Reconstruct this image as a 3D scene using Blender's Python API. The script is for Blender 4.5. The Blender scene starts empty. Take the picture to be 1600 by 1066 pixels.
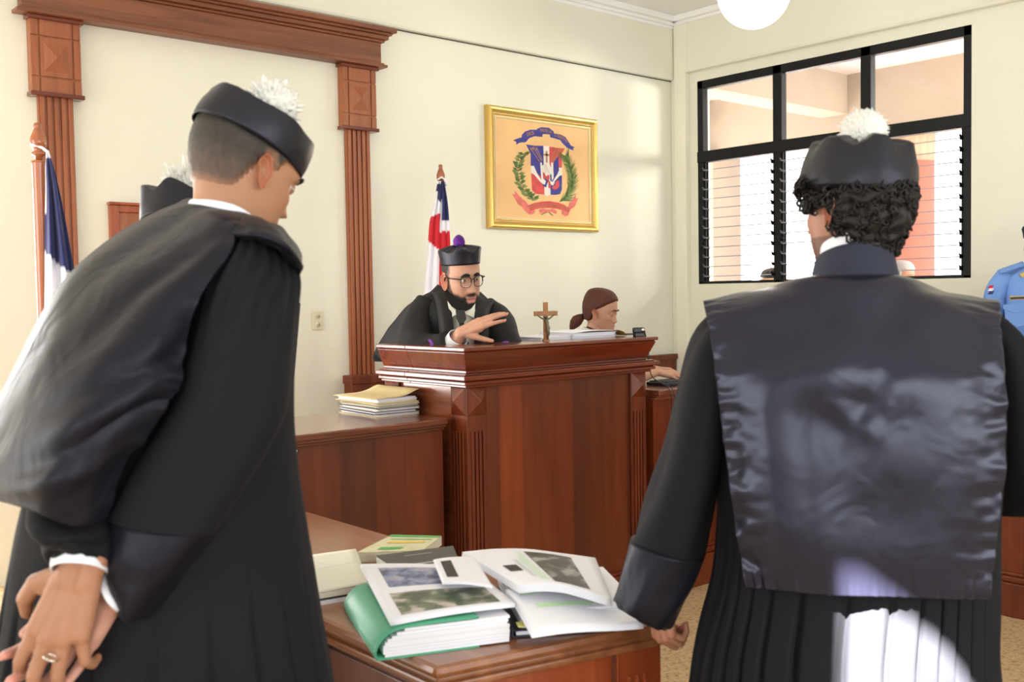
import bpy, bmesh, math, random
import numpy as np
from mathutils import Vector, Matrix, noise
SC = bpy.context.scene
COL = SC.collection
R = math.radians
random.seed(7)

# ---------------------------------------------------------------- camera
FPX = 1620.5
EYE = Vector((0, 0, 1.45))
YAW, PIT, ROL = R(48.779), R(-2.5375), R(-0.9307)
CF = Vector((math.cos(YAW)*math.cos(PIT), math.sin(YAW)*math.cos(PIT), math.sin(PIT)))
_r = CF.cross(Vector((0, 0, 1))).normalized(); _u = _r.cross(CF)
CR = _r*math.cos(ROL) + _u*math.sin(ROL)
CU = -_r*math.sin(ROL) + _u*math.cos(ROL)
FW = Vector((math.cos(YAW), math.sin(YAW), 0))      # horizontal "away"
RT = Vector((math.sin(YAW), -math.cos(YAW), 0))     # horizontal "right"
UP = Vector((0, 0, 1))
cd = bpy.data.cameras.new('camera'); cam = bpy.data.objects.new('camera', cd); COL.objects.link(cam)
m3 = Matrix((CR, CU, -CF)).transposed()
cam.matrix_world = Matrix.Translation(EYE) @ m3.to_4x4()
cd.sensor_width = 36; cd.lens = FPX/1600*36
cd.dof.use_dof = True; cd.dof.focus_distance = 4.75; cd.dof.aperture_fstop = 6.3
cd.clip_start = 0.05
SC.camera = cam
SC.view_settings.view_transform = 'Standard'; SC.view_settings.look = 'None'
SC.view_settings.gamma = 1; SC.view_settings.exposure = 0.18
SC.view_settings.use_curve_mapping = False

def ray(px, py): return CF + CR*((px-800)/FPX) + CU*((533-py)/FPX)
def D(px, py, d): return EYE + ray(px, py)*d                    # point at a distance along the view axis
def T(px, py, z):
    r = ray(px, py); return EYE + r*((z-EYE.z)/r.z)             # point on a horizontal plane
def PX(px, py, X):
    r = ray(px, py); return EYE + r*((X-EYE.x)/r.x)
def PY(px, py, Y):
    r = ray(px, py); return EYE + r*((Y-EYE.y)/r.y)

# ---------------------------------------------------------------- world and lights
w = bpy.data.worlds.new('world'); SC.world = w; w.use_nodes = True
nt = w.node_tree; bg = nt.nodes['Background']
tc = nt.nodes.new('ShaderNodeTexCoord'); sp = nt.nodes.new('ShaderNodeSeparateXYZ'); rp = nt.nodes.new('ShaderNodeValToRGB')
nt.links.new(tc.outputs['Generated'], sp.inputs[0]); nt.links.new(sp.outputs['Z'], rp.inputs[0])
rp.color_ramp.elements[0].position = 0.0; rp.color_ramp.elements[0].color = (0.96, 0.98, 1.0, 1)
rp.color_ramp.elements[1].position = 0.5; rp.color_ramp.elements[1].color = (0.86, 0.93, 1.0, 1)
nt.links.new(rp.outputs[0], bg.inputs[0]); bg.inputs[1].default_value = 2.2

def lamp(name, kind, loc, target, energy, color, size=None, size_y=None, angle=None):
    l = bpy.data.lights.new(name, kind); l.energy = energy; l.color = color
    if kind == 'AREA':
        l.shape = 'RECTANGLE'; l.size = size; l.size_y = size_y or size
    if kind == 'SUN': l.angle = angle
    if kind == 'POINT': l.shadow_soft_size = size
    o = bpy.data.objects.new(name, l); COL.objects.link(o); o.location = loc
    o.rotation_euler = (Vector(target)-Vector(loc)).to_track_quat('-Z', 'Y').to_euler()
    return o
SUN_DIR = (FW*0.60 + RT*0.26 - UP*0.88).normalized()
lamp('sun', 'SUN', (-3, -3, 8), Vector((-3, -3, 8))+SUN_DIR, 260, (1, 0.97, 0.92), angle=R(0.6))
lamp('daylight_left_door', 'AREA', (-1.45, 4.2, 1.35), (3.0, 4.3, 1.2), 60, (1, 0.96, 0.89), 2.0, 2.4)
lamp('fill_left_openings', 'AREA', (-4.0, -0.6, 1.9), (3, 1.2, 1.3), 95, (0.95, 0.97, 1.0), 4.0, 1.7)  # area fill set at the openings added in the unseen left wall
lamp('fill_rear_openings', 'AREA', (1.6, -4.0, 1.9), (2.6, 2.5, 1.3), 120, (0.93, 0.96, 1.0), 5.0, 1.7)  # added area fill, makes up for light the unseen rear wall blocks
lamp('daylight_far_door', 'AREA', (0.75, 5.72, 1.1), (1.2, 0, 1.1), 75, (1, 0.97, 0.93), 1.0, 2.0)
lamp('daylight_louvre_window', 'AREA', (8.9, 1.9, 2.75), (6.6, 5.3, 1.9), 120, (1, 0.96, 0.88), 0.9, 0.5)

# ---------------------------------------------------------------- materials
MATS = {}
def _new(name):
    m = bpy.data.materials.new(name); m.use_nodes = True; MATS[name] = m
    return m, m.node_tree, m.node_tree.nodes['Principled BSDF']
def _in(b, k, v):
    if k in b.inputs: b.inputs[k].default_value = v
def mat(name, col, rough=0.6, metal=0, spec=0.5, var=0.0, vscale=8, bump=0, bscale=60, coat=0, sheen=0, bstretch=None, emit=0, trans=0, alpha=1, sss=0):
    m, t, b = _new(name)
    c = (*col, 1)
    _in(b, 'Base Color', c); _in(b, 'Roughness', rough); _in(b, 'Metallic', metal); _in(b, 'Specular IOR Level', spec)
    _in(b, 'Coat Weight', coat); _in(b, 'Coat Roughness', 0.15); _in(b, 'Sheen Weight', sheen); _in(b, 'Transmission Weight', trans); _in(b, 'Alpha', alpha)
    if sss:
        _in(b, 'Subsurface Weight', sss); _in(b, 'Subsurface Radius', (0.012, 0.005, 0.003)); _in(b, 'Subsurface Scale', 1.0)
    if emit: _in(b, 'Emission Color', c); _in(b, 'Emission Strength', emit)
    g = t.nodes.new('ShaderNodeTexCoord')
    if var:
        n = t.nodes.new('ShaderNodeTexNoise'); n.inputs['Scale'].default_value = vscale; n.inputs['Detail'].default_value = 4
        t.links.new(g.outputs['Object'], n.inputs['Vector'])
        mx = t.nodes.new('ShaderNodeValToRGB')
        mx.color_ramp.elements[0].position = 0.3; mx.color_ramp.elements[1].position = 0.7
        mx.color_ramp.elements[0].color = (*[x*(1-var) for x in col], 1); mx.color_ramp.elements[1].color = (*[min(1, x*(1+var)) for x in col], 1)
        t.links.new(n.outputs[0], mx.inputs[0]); t.links.new(mx.outputs[0], b.inputs['Base Color'])
    if bump:
        n = t.nodes.new('ShaderNodeTexNoise'); n.inputs['Scale'].default_value = bscale; n.inputs['Detail'].default_value = 3
        mp = t.nodes.new('ShaderNodeMapping')
        if bstretch: mp.inputs['Scale'].default_value = bstretch
        t.links.new(g.outputs['Object'], mp.inputs[0]); t.links.new(mp.outputs[0], n.inputs['Vector'])
        bp = t.nodes.new('ShaderNodeBump'); bp.inputs['Strength'].default_value = bump; bp.inputs['Distance'].default_value = 0.01
        t.links.new(n.outputs[0], bp.inputs['Height']); t.links.new(bp.outputs[0], b.inputs['Normal'])
    return m
def wood(name, dark, mid, light, grain='Z', rough=0.32, coat=0.35, fine=1.0, strips=None, axis=0):
    """strips: (lo, hi, [(position, factor)...]) : veneer strips of different tone along an axis"""
    m, t, b = _new(name)
    _in(b, 'Roughness', rough); _in(b, 'Coat Weight', coat); _in(b, 'Coat Roughness', 0.18)
    g = t.nodes.new('ShaderNodeTexCoord'); mp = t.nodes.new('ShaderNodeMapping')
    s = {'X': (0.7, 9, 9), 'Y': (9, 0.7, 9), 'Z': (9, 9, 0.7)}[grain]
    mp.inputs['Scale'].default_value = [x*fine for x in s]
    t.links.new(g.outputs['Object'], mp.inputs[0])
    n = t.nodes.new('ShaderNodeTexNoise'); n.inputs['Scale'].default_value = 1.6; n.inputs['Detail'].default_value = 6; n.inputs['Distortion'].default_value = 0.9
    t.links.new(mp.outputs[0], n.inputs['Vector'])
    n2 = t.nodes.new('ShaderNodeTexNoise'); n2.inputs['Scale'].default_value = 9; n2.inputs['Detail'].default_value = 5
    t.links.new(mp.outputs[0], n2.inputs['Vector'])
    ad = t.nodes.new('ShaderNodeMath'); ad.operation = 'MULTIPLY_ADD'; ad.inputs[1].default_value = 0.35; ad.inputs[2].default_value = -0.17
    t.links.new(n2.outputs[0], ad.inputs[0])
    a2 = t.nodes.new('ShaderNodeMath'); a2.operation = 'ADD'
    t.links.new(n.outputs[0], a2.inputs[0]); t.links.new(ad.outputs[0], a2.inputs[1])
    r = t.nodes.new('ShaderNodeValToRGB'); e = r.color_ramp.elements
    e[0].position = 0.28; e[0].color = (*dark, 1); e[1].position = 0.72; e[1].color = (*light, 1)
    k = e.new(0.5); k.color = (*mid, 1)
    t.links.new(a2.outputs[0], r.inputs[0]); out = r.outputs[0]
    if strips:
        lo, hi, st = strips
        sx = t.nodes.new('ShaderNodeSeparateXYZ'); t.links.new(g.outputs['Object'], sx.inputs[0])
        mr = t.nodes.new('ShaderNodeMapRange'); mr.inputs[1].default_value = lo; mr.inputs[2].default_value = hi
        t.links.new(sx.outputs[axis], mr.inputs[0])
        r2 = t.nodes.new('ShaderNodeValToRGB'); r2.color_ramp.interpolation = 'CONSTANT'; e2 = r2.color_ramp.elements
        e2[0].position = 0; e2[0].color = (st[0][1],)*3+(1,)
        e2[1].position = st[1][0]; e2[1].color = (st[1][1],)*3+(1,)
        for p, f in st[2:]:
            q = e2.new(p); q.color = (f, f, f, 1)
        t.links.new(mr.outputs[0], r2.inputs[0])
        mx = t.nodes.new('ShaderNodeMix'); mx.data_type = 'RGBA'; mx.blend_type = 'MULTIPLY'; mx.inputs[0].default_value = 1
        t.links.new(out, mx.inputs[6]); t.links.new(r2.outputs[0], mx.inputs[7]); out = mx.outputs[2]
    t.links.new(out, b.inputs['Base Color'])
    bp = t.nodes.new('ShaderNodeBump'); bp.inputs['Strength'].default_value = 0.06; bp.inputs['Distance'].default_value = 0.005
    t.links.new(n2.outputs[0], bp.inputs['Height']); t.links.new(bp.outputs[0], b.inputs['Normal'])
    return m
def attr_mat(name, rough=0.5, spec=0.4, bump=0.0, bscale=300, sss=0.0, sheen=0):
    m, t, b = _new(name)
    a = t.nodes.new('ShaderNodeAttribute'); a.attribute_name = 'col'
    t.links.new(a.outputs['Color'], b.inputs['Base Color']); _in(b, 'Roughness', rough); _in(b, 'Specular IOR Level', spec); _in(b, 'Sheen Weight', sheen)
    if sss: _in(b, 'Subsurface Weight', sss); _in(b, 'Subsurface Radius', (0.012, 0.005, 0.003)); _in(b, 'Subsurface Scale', 1.0)
    if bump:
        g = t.nodes.new('ShaderNodeTexCoord'); n = t.nodes.new('ShaderNodeTexNoise'); n.inputs['Scale'].default_value = bscale
        t.links.new(g.outputs['Object'], n.inputs['Vector'])
        bp = t.nodes.new('ShaderNodeBump'); bp.inputs['Strength'].default_value = bump; bp.inputs['Distance'].default_value = 0.003
        t.links.new(n.outputs[0], bp.inputs['Height']); t.links.new(bp.outputs[0], b.inputs['Normal'])
    return m
def satin(name, col, rough=0.33, bump=0.5, spec=0.5):
    """smooth woven satin: broad soft folds plus short creases"""
    m, t, b = _new(name)
    _in(b, 'Base Color', (*col, 1)); _in(b, 'Roughness', rough); _in(b, 'Specular IOR Level', spec); _in(b, 'Specular Tint', (0.78, 0.80, 1.0, 1)); _in(b, 'Sheen Weight', 0.02); _in(b, 'Sheen Roughness', 0.4)
    g = t.nodes.new('ShaderNodeTexCoord')
    n = t.nodes.new('ShaderNodeTexNoise'); n.inputs['Scale'].default_value = 9; n.inputs['Detail'].default_value = 2; n.inputs['Distortion'].default_value = 0.8
    t.links.new(g.outputs['Object'], n.inputs['Vector'])
    bp = t.nodes.new('ShaderNodeBump'); bp.inputs['Strength'].default_value = bump; bp.inputs['Distance'].default_value = 0.03
    t.links.new(n.outputs[0], bp.inputs['Height']); t.links.new(bp.outputs[0], b.inputs['Normal'])
    return m

mat('wall_paint', (0.81, 0.80, 0.675), 0.75, bump=0.05, bscale=120, var=0.015, vscale=2)
mat('ceiling_paint', (0.92, 0.92, 0.90), 0.8)
mat('moulding_paint', (0.85, 0.83, 0.70), 0.6)
# speckled tan terrazzo
m, t, b = _new('floor_tile')
g = t.nodes.new('ShaderNodeTexCoord'); n = t.nodes.new('ShaderNodeTexNoise'); n.inputs['Scale'].default_value = 70; n.inputs['Detail'].default_value = 5
t.links.new(g.outputs['Object'], n.inputs['Vector']); r = t.nodes.new('ShaderNodeValToRGB'); e = r.color_ramp.elements
e[0].position = 0.33; e[0].color = (0.30, 0.19, 0.09, 1); e[1].position = 0.62; e[1].color = (0.60, 0.44, 0.25, 1); k = e.new(0.45); k.color = (0.50, 0.35, 0.19, 1)
t.links.new(n.outputs[0], r.inputs[0]); t.links.new(r.outputs[0], b.inputs['Base Color']); _in(b, 'Roughness', 0.45)

WD = dict(dark=(0.085, 0.012, 0.002), mid=(0.14, 0.023, 0.004), light=(0.19, 0.036, 0.006), coat=0.06, rough=0.42)
WF = dict(dark=(0.17, 0.026, 0.004), mid=(0.235, 0.042, 0.006), light=(0.30, 0.06, 0.009), coat=0.06, rough=0.42, fine=0.6)
wood('bench_wood', **WD)
wood('bench_moulding', dark=(0.10, 0.015, 0.006), mid=(0.145, 0.022, 0.006), light=(0.19, 0.032, 0.009), grain='X', rough=0.22, coat=0.5)
wood('bench_side_wood', dark=(0.16, 0.04, 0.015), mid=(0.24, 0.065, 0.025), light=(0.32, 0.10, 0.04), grain='Y', rough=0.22, coat=0.8)
wood('bench_front_wood', **WF, strips=(-0.54, 0.54, [(0, .58), (.165, .95), (.285, .66), (.56, .40), (.75, .50), (.88, .38)]))
wood('desk_front_wood', **WF, strips=(-0.75, 0.85, [(0, .5), (.30, .45), (.50, .56), (.64, .38), (.74, .66), (.83, .76), (.95, .62)]))
wood('desk_top_wood', dark=(0.12, 0.03, 0.014), mid=(0.19, 0.055, 0.026), light=(0.26, 0.085, 0.04), grain='X', rough=0.22, coat=0.7)
wood('pilaster_wood', dark=(0.22, 0.055, 0.016), mid=(0.30, 0.085, 0.026), light=(0.37, 0.12, 0.038), rough=0.4, coat=0.2)
wood('beam_wood', dark=(0.13, 0.04, 0.015), mid=(0.20, 0.062, 0.023), light=(0.27, 0.09, 0.035), grain='X', rough=0.45, coat=0.15)
wood('table_top_wood', dark=(0.19, 0.065, 0.024), mid=(0.26, 0.095, 0.037), light=(0.33, 0.13, 0.053), grain='Y', rough=0.3, coat=0.4)
wood('table_front_wood', dark=(0.17, 0.028, 0.008), mid=(0.30, 0.058, 0.017), light=(0.38, 0.09, 0.025), rough=0.35)
wood('table_side_wood', dark=(0.12, 0.045, 0.025), mid=(0.17, 0.065, 0.037), light=(0.21, 0.085, 0.05), rough=0.4)
wood('door_wood', dark=(0.24, 0.05, 0.015), mid=(0.34, 0.075, 0.022), light=(0.38, 0.13, 0.045), rough=0.4, coat=0.2)
wood('pole_wood', dark=(0.26, 0.07, 0.022), mid=(0.36, 0.10, 0.032), light=(0.45, 0.14, 0.05), rough=0.25, coat=0.6)
mat('groove_dark', (0.03, 0.012, 0.006), 0.7)
mat('robe_cloth', (0.0062, 0.0066, 0.0098), 0.8, spec=0.22, sheen=0.015, bump=0.12, bscale=380)
mat('robe_cloth_judge', (0.009, 0.009, 0.010), 0.62, spec=0.3, sheen=0.02, bump=0.15, bscale=300)
satin('satin', (0.006, 0.006, 0.010), 0.48, 0.25, 0.30)
satin('satin_wrinkled', (0.008, 0.008, 0.016), 0.27, 0.10, 0.46)
satin('cap_satin', (0.010, 0.010, 0.012), 0.42, 0.15, 0.42)
mat('suit_navy', (0.010, 0.014, 0.035), 0.75, sheen=0.05, bump=0.1, bscale=500)
mat('shirt_white', (0.80, 0.82, 0.88), 0.7)
mat('shirt_cream', (0.62, 0.62, 0.55), 0.7)
mat('tie_black', (0.012, 0.012, 0.014), 0.5)
mat('pompom_white', (0.90, 0.89, 0.82), 0.9, sheen=0.3)
mat('pompom_purple', (0.14, 0.012, 0.30), 0.85, sheen=0.3)
mat('purple_lining', (0.22, 0.05, 0.42), 0.5)
attr_mat('skin', 0.5, 0.4, 0.10, 220, sss=0.12)
attr_mat('hair', 0.5, 0.5, 0.7, 420)
attr_mat('cloth_flag', 0.75, 0.2, sheen=0.2)
mat('hair_black', (0.007, 0.006, 0.0055), 0.5, spec=0.3)
mat('hair_brown', (0.075, 0.018, 0.008), 0.5, spec=0.3, bump=0.5, bscale=260, bstretch=(1, 1, 0.2))
mat('hair_grey', (0.28, 0.27, 0.27), 0.6)
mat('eye_white', (0.75, 0.73, 0.70), 0.15)
mat('iris', (0.03, 0.015, 0.008), 0.1)
mat('spectacle_frame', (0.02, 0.016, 0.014), 0.25)
mat('silver', (0.75, 0.74, 0.72), 0.2, metal=1)
mat('gold', (0.62, 0.42, 0.11), 0.30, metal=0.55, bump=0.1, bscale=40)
mat('gold_dull', (0.50, 0.34, 0.11), 0.4, metal=0.5, bump=0.2, bscale=90)
mat('canvas', (0.84, 0.53, 0.24), 0.8, var=0.10, vscale=2.5)
mat('liner', (0.75, 0.66, 0.42), 0.6)
mat('paint_blue', (0.045, 0.04, 0.26), 0.7, var=0.2, vscale=20)
mat('paint_red', (0.62, 0.075, 0.07), 0.7, var=0.2, vscale=20)
mat('paint_rose', (0.68, 0.16, 0.13), 0.7, var=0.25, vscale=16)
mat('paint_white', (0.82, 0.78, 0.70), 0.7)
mat('paint_green', (0.07, 0.14, 0.03), 0.7, var=0.3, vscale=30)
mat('paint_leaf', (0.17, 0.24, 0.06), 0.7, var=0.3, vscale=30)
mat('paint_gold', (0.40, 0.20, 0.05), 0.6)
mat('black_metal', (0.006, 0.0065, 0.008), 0.5, spec=0.25)
mat('clip_metal', (0.25, 0.25, 0.27), 0.35, metal=0.8)
mat('paper', (0.88, 0.89, 0.95), 0.65)
mat('paper_cream', (0.80, 0.78, 0.66), 0.7)
mat('folder_manila', (0.72, 0.58, 0.30), 0.7)
mat('folder_tan', (0.45, 0.27, 0.08), 0.7)
mat('folder_dark', (0.10, 0.07, 0.05), 0.6)
mat('folder_green', (0.10, 0.42, 0.25), 0.45, var=0.1, vscale=9)
mat('cover_black', (0.012, 0.014, 0.03), 0.4)
mat('cover_grey', (0.075, 0.075, 0.065), 0.5)
mat('ink_black', (0.035, 0.032, 0.03), 0.6)
mat('ink_grey', (0.55, 0.56, 0.6), 0.7)
mat('marker_green', (0.62, 0.88, 0.52), 0.7)
mat('booklet_cover', (0.66, 0.64, 0.42), 0.5, var=0.1, vscale=30)
mat('booklet_green', (0.10, 0.42, 0.10), 0.5)
mat('booklet_gold', (0.80, 0.55, 0.08), 0.5)
mat('outlet_plastic', (0.72, 0.68, 0.48), 0.4)
mat('crucifix_wood', (0.34, 0.14, 0.03), 0.45, var=0.25, vscale=30)
mat('crucifix_metal', (0.16, 0.14, 0.10), 0.4, metal=0.7)
mat('black_plastic', (0.015, 0.015, 0.017), 0.35)
mat('police_shirt', (0.17, 0.33, 0.72), 0.75, bump=0.15, bscale=250)
mat('police_trousers', (0.01, 0.012, 0.03), 0.8)
mat('flag_red', (0.62, 0.02, 0.03), 0.7); mat('flag_white', (0.85, 0.85, 0.88), 0.7); mat('flag_blue', (0.02, 0.03, 0.16), 0.7)
mat('tape_yellow', (0.85, 0.80, 0.25), 0.6)
mat('outside_tan', (0.38, 0.31, 0.245), 0.85, var=0.08, vscale=2)
mat('outside_pale', (0.80, 0.62, 0.46), 0.85)
mat('outside_pink', (0.86, 0.72, 0.70), 0.85)
mat('outside_red', (0.40, 0.15, 0.11), 0.8, var=0.06, vscale=2)
mat('outside_capital', (0.48, 0.30, 0.21), 0.8)
mat('outside_ground', (0.72, 0.66, 0.58), 0.9, var=0.1, vscale=1)
mat('leather', (0.02, 0.018, 0.017), 0.35)
mat('lamp_glass', (1.0, 0.98, 0.94), 0.3, emit=2.6)
def glass(name, tint=(1, 1, 1), refl=0.08):
    m, t, b = _new(name); t.nodes.remove(b)
    o = t.nodes['Material Output']; a = t.nodes.new('ShaderNodeBsdfTransparent'); a.inputs[0].default_value = (*tint, 1)
    c = t.nodes.new('ShaderNodeBsdfGlossy'); c.inputs['Roughness'].default_value = 0.03
    mx = t.nodes.new('ShaderNodeMixShader'); mx.inputs[0].default_value = refl
    t.links.new(a.outputs[0], mx.inputs[1]); t.links.new(c.outputs[0], mx.inputs[2]); t.links.new(mx.outputs[0], o.inputs[0])
glass('window_glass', (0.97, 0.97, 0.97), 0.07); glass('lens_glass', (0.93, 0.93, 0.93), 0.06); mat('louvre_glass', (0.33, 0.33, 0.40), 0.2)
# a printed photograph: mottled colours
def photo(name, a, bcol, c, scale, stretch=(1, 1, 1)):
    m, t, b = _new(name); _in(b, 'Roughness', 0.4)
    g = t.nodes.new('ShaderNodeTexCoord'); mp = t.nodes.new('ShaderNodeMapping'); mp.inputs['Scale'].default_value = stretch
    n = t.nodes.new('ShaderNodeTexNoise'); n.inputs['Scale'].default_value = scale; n.inputs['Detail'].default_value = 5; n.inputs['Distortion'].default_value = 0.6
    t.links.new(g.outputs['Object'], mp.inputs[0]); t.links.new(mp.outputs[0], n.inputs['Vector'])
    r = t.nodes.new('ShaderNodeValToRGB'); e = r.color_ramp.elements
    e[0].position = 0.38; e[0].color = (*a, 1); e[1].position = 0.64; e[1].color = (*c, 1); k = e.new(0.5); k.color = (*bcol, 1)
    t.links.new(n.outputs[0], r.inputs[0]); t.links.new(r.outputs[0], b.inputs['Base Color'])
photo('photo_blue', (0.10, 0.10, 0.16), (0.22, 0.28, 0.48), (0.45, 0.42, 0.50), 30)
photo('photo_green', (0.07, 0.10, 0.06), (0.17, 0.20, 0.13), (0.62, 0.55, 0.50), 22)
photo('photo_grey', (0.045, 0.047, 0.045), (0.08, 0.085, 0.08), (0.42, 0.43, 0.42), 16)
# ---------------------------------------------------------------- object helpers
def tag(o, label=None, cat=None, group=None, kind=None):
    if label: o['label'] = label
    if cat: o['category'] = cat
    if group: o['group'] = group
    if kind: o['kind'] = kind
    return o
def empty(name, loc, label, cat, group=None):
    o = bpy.data.objects.new(name, None); COL.objects.link(o); o.location = loc; o.empty_display_size = 0.1
    return tag(o, label, cat, group)
def wloc(o):
    v = Vector((0, 0, 0))
    while o is not None: v += o.location; o = o.parent
    return v
class MB:
    """collects shapes given in world coordinates, builds ONE mesh object"""
    def __init__(s): s.v = []; s.f = []; s.m = []; s.c = []; s.sm = []; s.has_c = False
    def add(s, vs, fs, mi=0, col=None, smooth=False):
        b = len(s.v); s.v += [tuple(v) for v in vs]
        for f in fs: s.f.append(tuple(i+b for i in f)); s.m.append(mi); s.sm.append(smooth)
        if col is None: s.c += [(1, 1, 1)]*len(vs)
        else:
            s.has_c = True
            s.c += [tuple(x) for x in col] if hasattr(col[0], '__len__') else [tuple(col)]*len(vs)
        return s
    def box(s, a, b, mi=0, smooth=False):
        x0, y0, z0 = a; x1, y1, z1 = b
        vs = [(x0,y0,z0),(x1,y0,z0),(x1,y1,z0),(x0,y1,z0),(x0,y0,z1),(x1,y0,z1),(x1,y1,z1),(x0,y1,z1)]
        return s.add(vs, [(0,3,2,1),(4,5,6,7),(0,1,5,4),(1,2,6,5),(2,3,7,6),(3,0,4,7)], mi)
    def prism(s, poly, ext, mi=0):
        """poly: list of 3D points (planar), ext: vector"""
        n = len(poly); e = Vector(ext); p = [Vector(q) for q in poly]
        vs = p + [q+e for q in p]
        return s.add(vs, [tuple(range(n))[::-1], tuple(range(n, 2*n))] + [(i, (i+1) % n, (i+1) % n+n, i+n) for i in range(n)], mi)
    def hexa(s, bot, top, mi=0):
        vs = list(bot)+list(top)
        return s.add(vs, [(3,2,1,0),(4,5,6,7),(0,1,5,4),(1,2,6,5),(2,3,7,6),(3,0,4,7)], mi)
    def tube(s, pts, rad, n=10, mi=0, cap=True, col=None):
        pts = [Vector(p) for p in pts]; rad = rad if hasattr(rad, '__len__') else [rad]*len(pts)
        vs = []; prev = None
        for i, p in enumerate(pts):
            d = (pts[min(i+1, len(pts)-1)]-pts[max(i-1, 0)])
            d = d.normalized() if d.length > 1e-9 else Vector((0, 0, 1))
            if prev is None: a = d.orthogonal().normalized()
            else:
                a = prev - d*prev.dot(d); a = a.normalized() if a.length > 1e-6 else d.orthogonal().normalized()
            prev = a; b = d.cross(a)
            for k in range(n):
                q = 2*math.pi*k/n; vs.append(p+(a*math.cos(q)+b*math.sin(q))*rad[i])
        m = len(pts); fs = [(i*n+k, i*n+(k+1) % n, (i+1)*n+(k+1) % n, (i+1)*n+k) for i in range(m-1) for k in range(n)]
        if cap: fs += [tuple(range(n))[::-1], tuple(range((m-1)*n, m*n))]
        return s.add(vs, fs, mi, smooth=True, col=col)
    def lathe(s, c, prof, n=24, mi=0, flute=None):
        """prof: (radius, z) pairs, about the vertical through c"""
        c = Vector(c); vs = []
        for r, z in prof:
            for k in range(n):
                q = 2*math.pi*k/n; rr = r*(flute(q, z) if flute else 1); vs.append(c+Vector((math.cos(q)*rr, math.sin(q)*rr, z)))
        m = len(prof); fs = [(i*n+k, i*n+(k+1) % n, (i+1)*n+(k+1) % n, (i+1)*n+k) for i in range(m-1) for k in range(n)]
        fs += [tuple(range(n))[::-1], tuple(range((m-1)*n, m*n))]
        return s.add(vs, fs, mi, smooth=True)
    def ball(s, c, r, n=16, mi=0, M=None, col=None):
        c = Vector(c); rr = r if hasattr(r, '__len__') else (r, r, r); vs = []; h = n//2+1
        for i in range(h):
            a = math.pi*(i+0.001)/(h-1+0.002)
            for k in range(n):
                q = 2*math.pi*k/n; p = Vector((math.sin(a)*math.cos(q)*rr[0], math.sin(a)*math.sin(q)*rr[1], math.cos(a)*rr[2]))
                vs.append(c+((M @ p) if M is not None else p))
        fs = [(i*n+k, (i+1)*n+k, (i+1)*n+(k+1) % n, i*n+(k+1) % n) for i in range(h-1) for k in range(n)]
        return s.add(vs, fs, mi, smooth=True, col=col)
    def build(s, name, mats, parent=None, bevel=0, solid=0, solid_off=0, label=None, cat=None, group=None, kind=None, subsurf=0):
        me = bpy.data.meshes.new(name)
        org = wloc(parent) if parent is not None else None
        V = np.array([tuple(v) for v in s.v], dtype=float)
        if parent is None:
            lo, hi = V.min(0), V.max(0); org = Vector(((lo[0]+hi[0])/2, (lo[1]+hi[1])/2, lo[2]))
        V = V-np.array(org)
        me.from_pydata(V.tolist(), [], s.f); 
        mats = mats if isinstance(mats, (list, tuple)) else [mats]
        for k in mats: me.materials.append(MATS[k])
        me.polygons.foreach_set('material_index', s.m)
        me.polygons.foreach_set('use_smooth', s.sm)
        if s.has_c:
            a = me.color_attributes.new('col', 'FLOAT_COLOR', 'POINT')
            a.data.foreach_set('color', np.hstack([np.array(s.c, dtype=float), np.ones((len(s.c), 1))]).ravel())
        me.update(); me.validate()
        o = bpy.data.objects.new(name, me); COL.objects.link(o)
        if parent is None: o.location = org
        else: o.parent = parent
        if solid:
            q = o.modifiers.new('solid', 'SOLIDIFY'); q.thickness = solid; q.offset = solid_off
        if bevel:
            q = o.modifiers.new('bevel', 'BEVEL'); q.width = bevel; q.segments = 2; q.limit_method = 'ANGLE'; q.angle_limit = R(35)
        if subsurf:
            q = o.modifiers.new('sub', 'SUBSURF'); q.levels = subsurf; q.render_levels = subsurf
        return tag(o, label, cat, group, kind)
def box(name, a, b, m, parent=None, bevel=0.003, **k): return MB().box(a, b).build(name, m, parent, bevel=bevel, **k)

def cat_rom(P, t):
    """P (n,3) array, t in 0..n-1"""
    n = len(P); i = min(int(t), n-2); f = t-i
    p0, p1, p2, p3 = P[max(i-1, 0)], P[i], P[i+1], P[min(i+2, n-1)]
    if i == 0: p0 = 2*p1-p2
    if i+2 > n-1: p3 = 2*p2-p1
    return 0.5*((2*p1)+(-p0+p2)*f+(2*p0-5*p1+4*p2-p3)*f*f+(-p0+3*p1-3*p2+p3)*f**3)
def resample(P, m):
    P = np.array([tuple(p) for p in P], float); return np.array([cat_rom(P, (len(P)-1)*k/(m-1)) for k in range(m)])
def grid_normals(G, closed=False):
    du = np.gradient(G, axis=0)
    if closed: dv = np.roll(G, -1, 1)-np.roll(G, 1, 1)
    else: dv = np.gradient(G, axis=1)
    n = np.cross(du, dv); l = np.linalg.norm(n, axis=2, keepdims=True); return n/np.maximum(l, 1e-9)
def surf(mb, rows, nu, nv, disp=None, mi=0, col=None):
    """smooth patch through a grid of control points; disp(u,v,p)->offset along normal"""
    A = np.array([resample(r, nv) for r in rows]); G = np.stack([resample(A[:, k], nu) for k in range(nv)], 1)
    if disp:
        N = grid_normals(G)
        for i in range(nu):
            for k in range(nv): G[i, k] += N[i, k]*disp(i/(nu-1), k/(nv-1), G[i, k])
    fs = [(i*nv+k, i*nv+k+1, (i+1)*nv+k+1, (i+1)*nv+k) for i in range(nu-1) for k in range(nv-1)]
    c = None
    if col: c = [col(i/(nu-1), k/(nv-1), G[i, k]) for i in range(nu) for k in range(nv)]
    return mb.add(G.reshape(-1, 3).tolist(), fs, mi, smooth=True, col=c)
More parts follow.
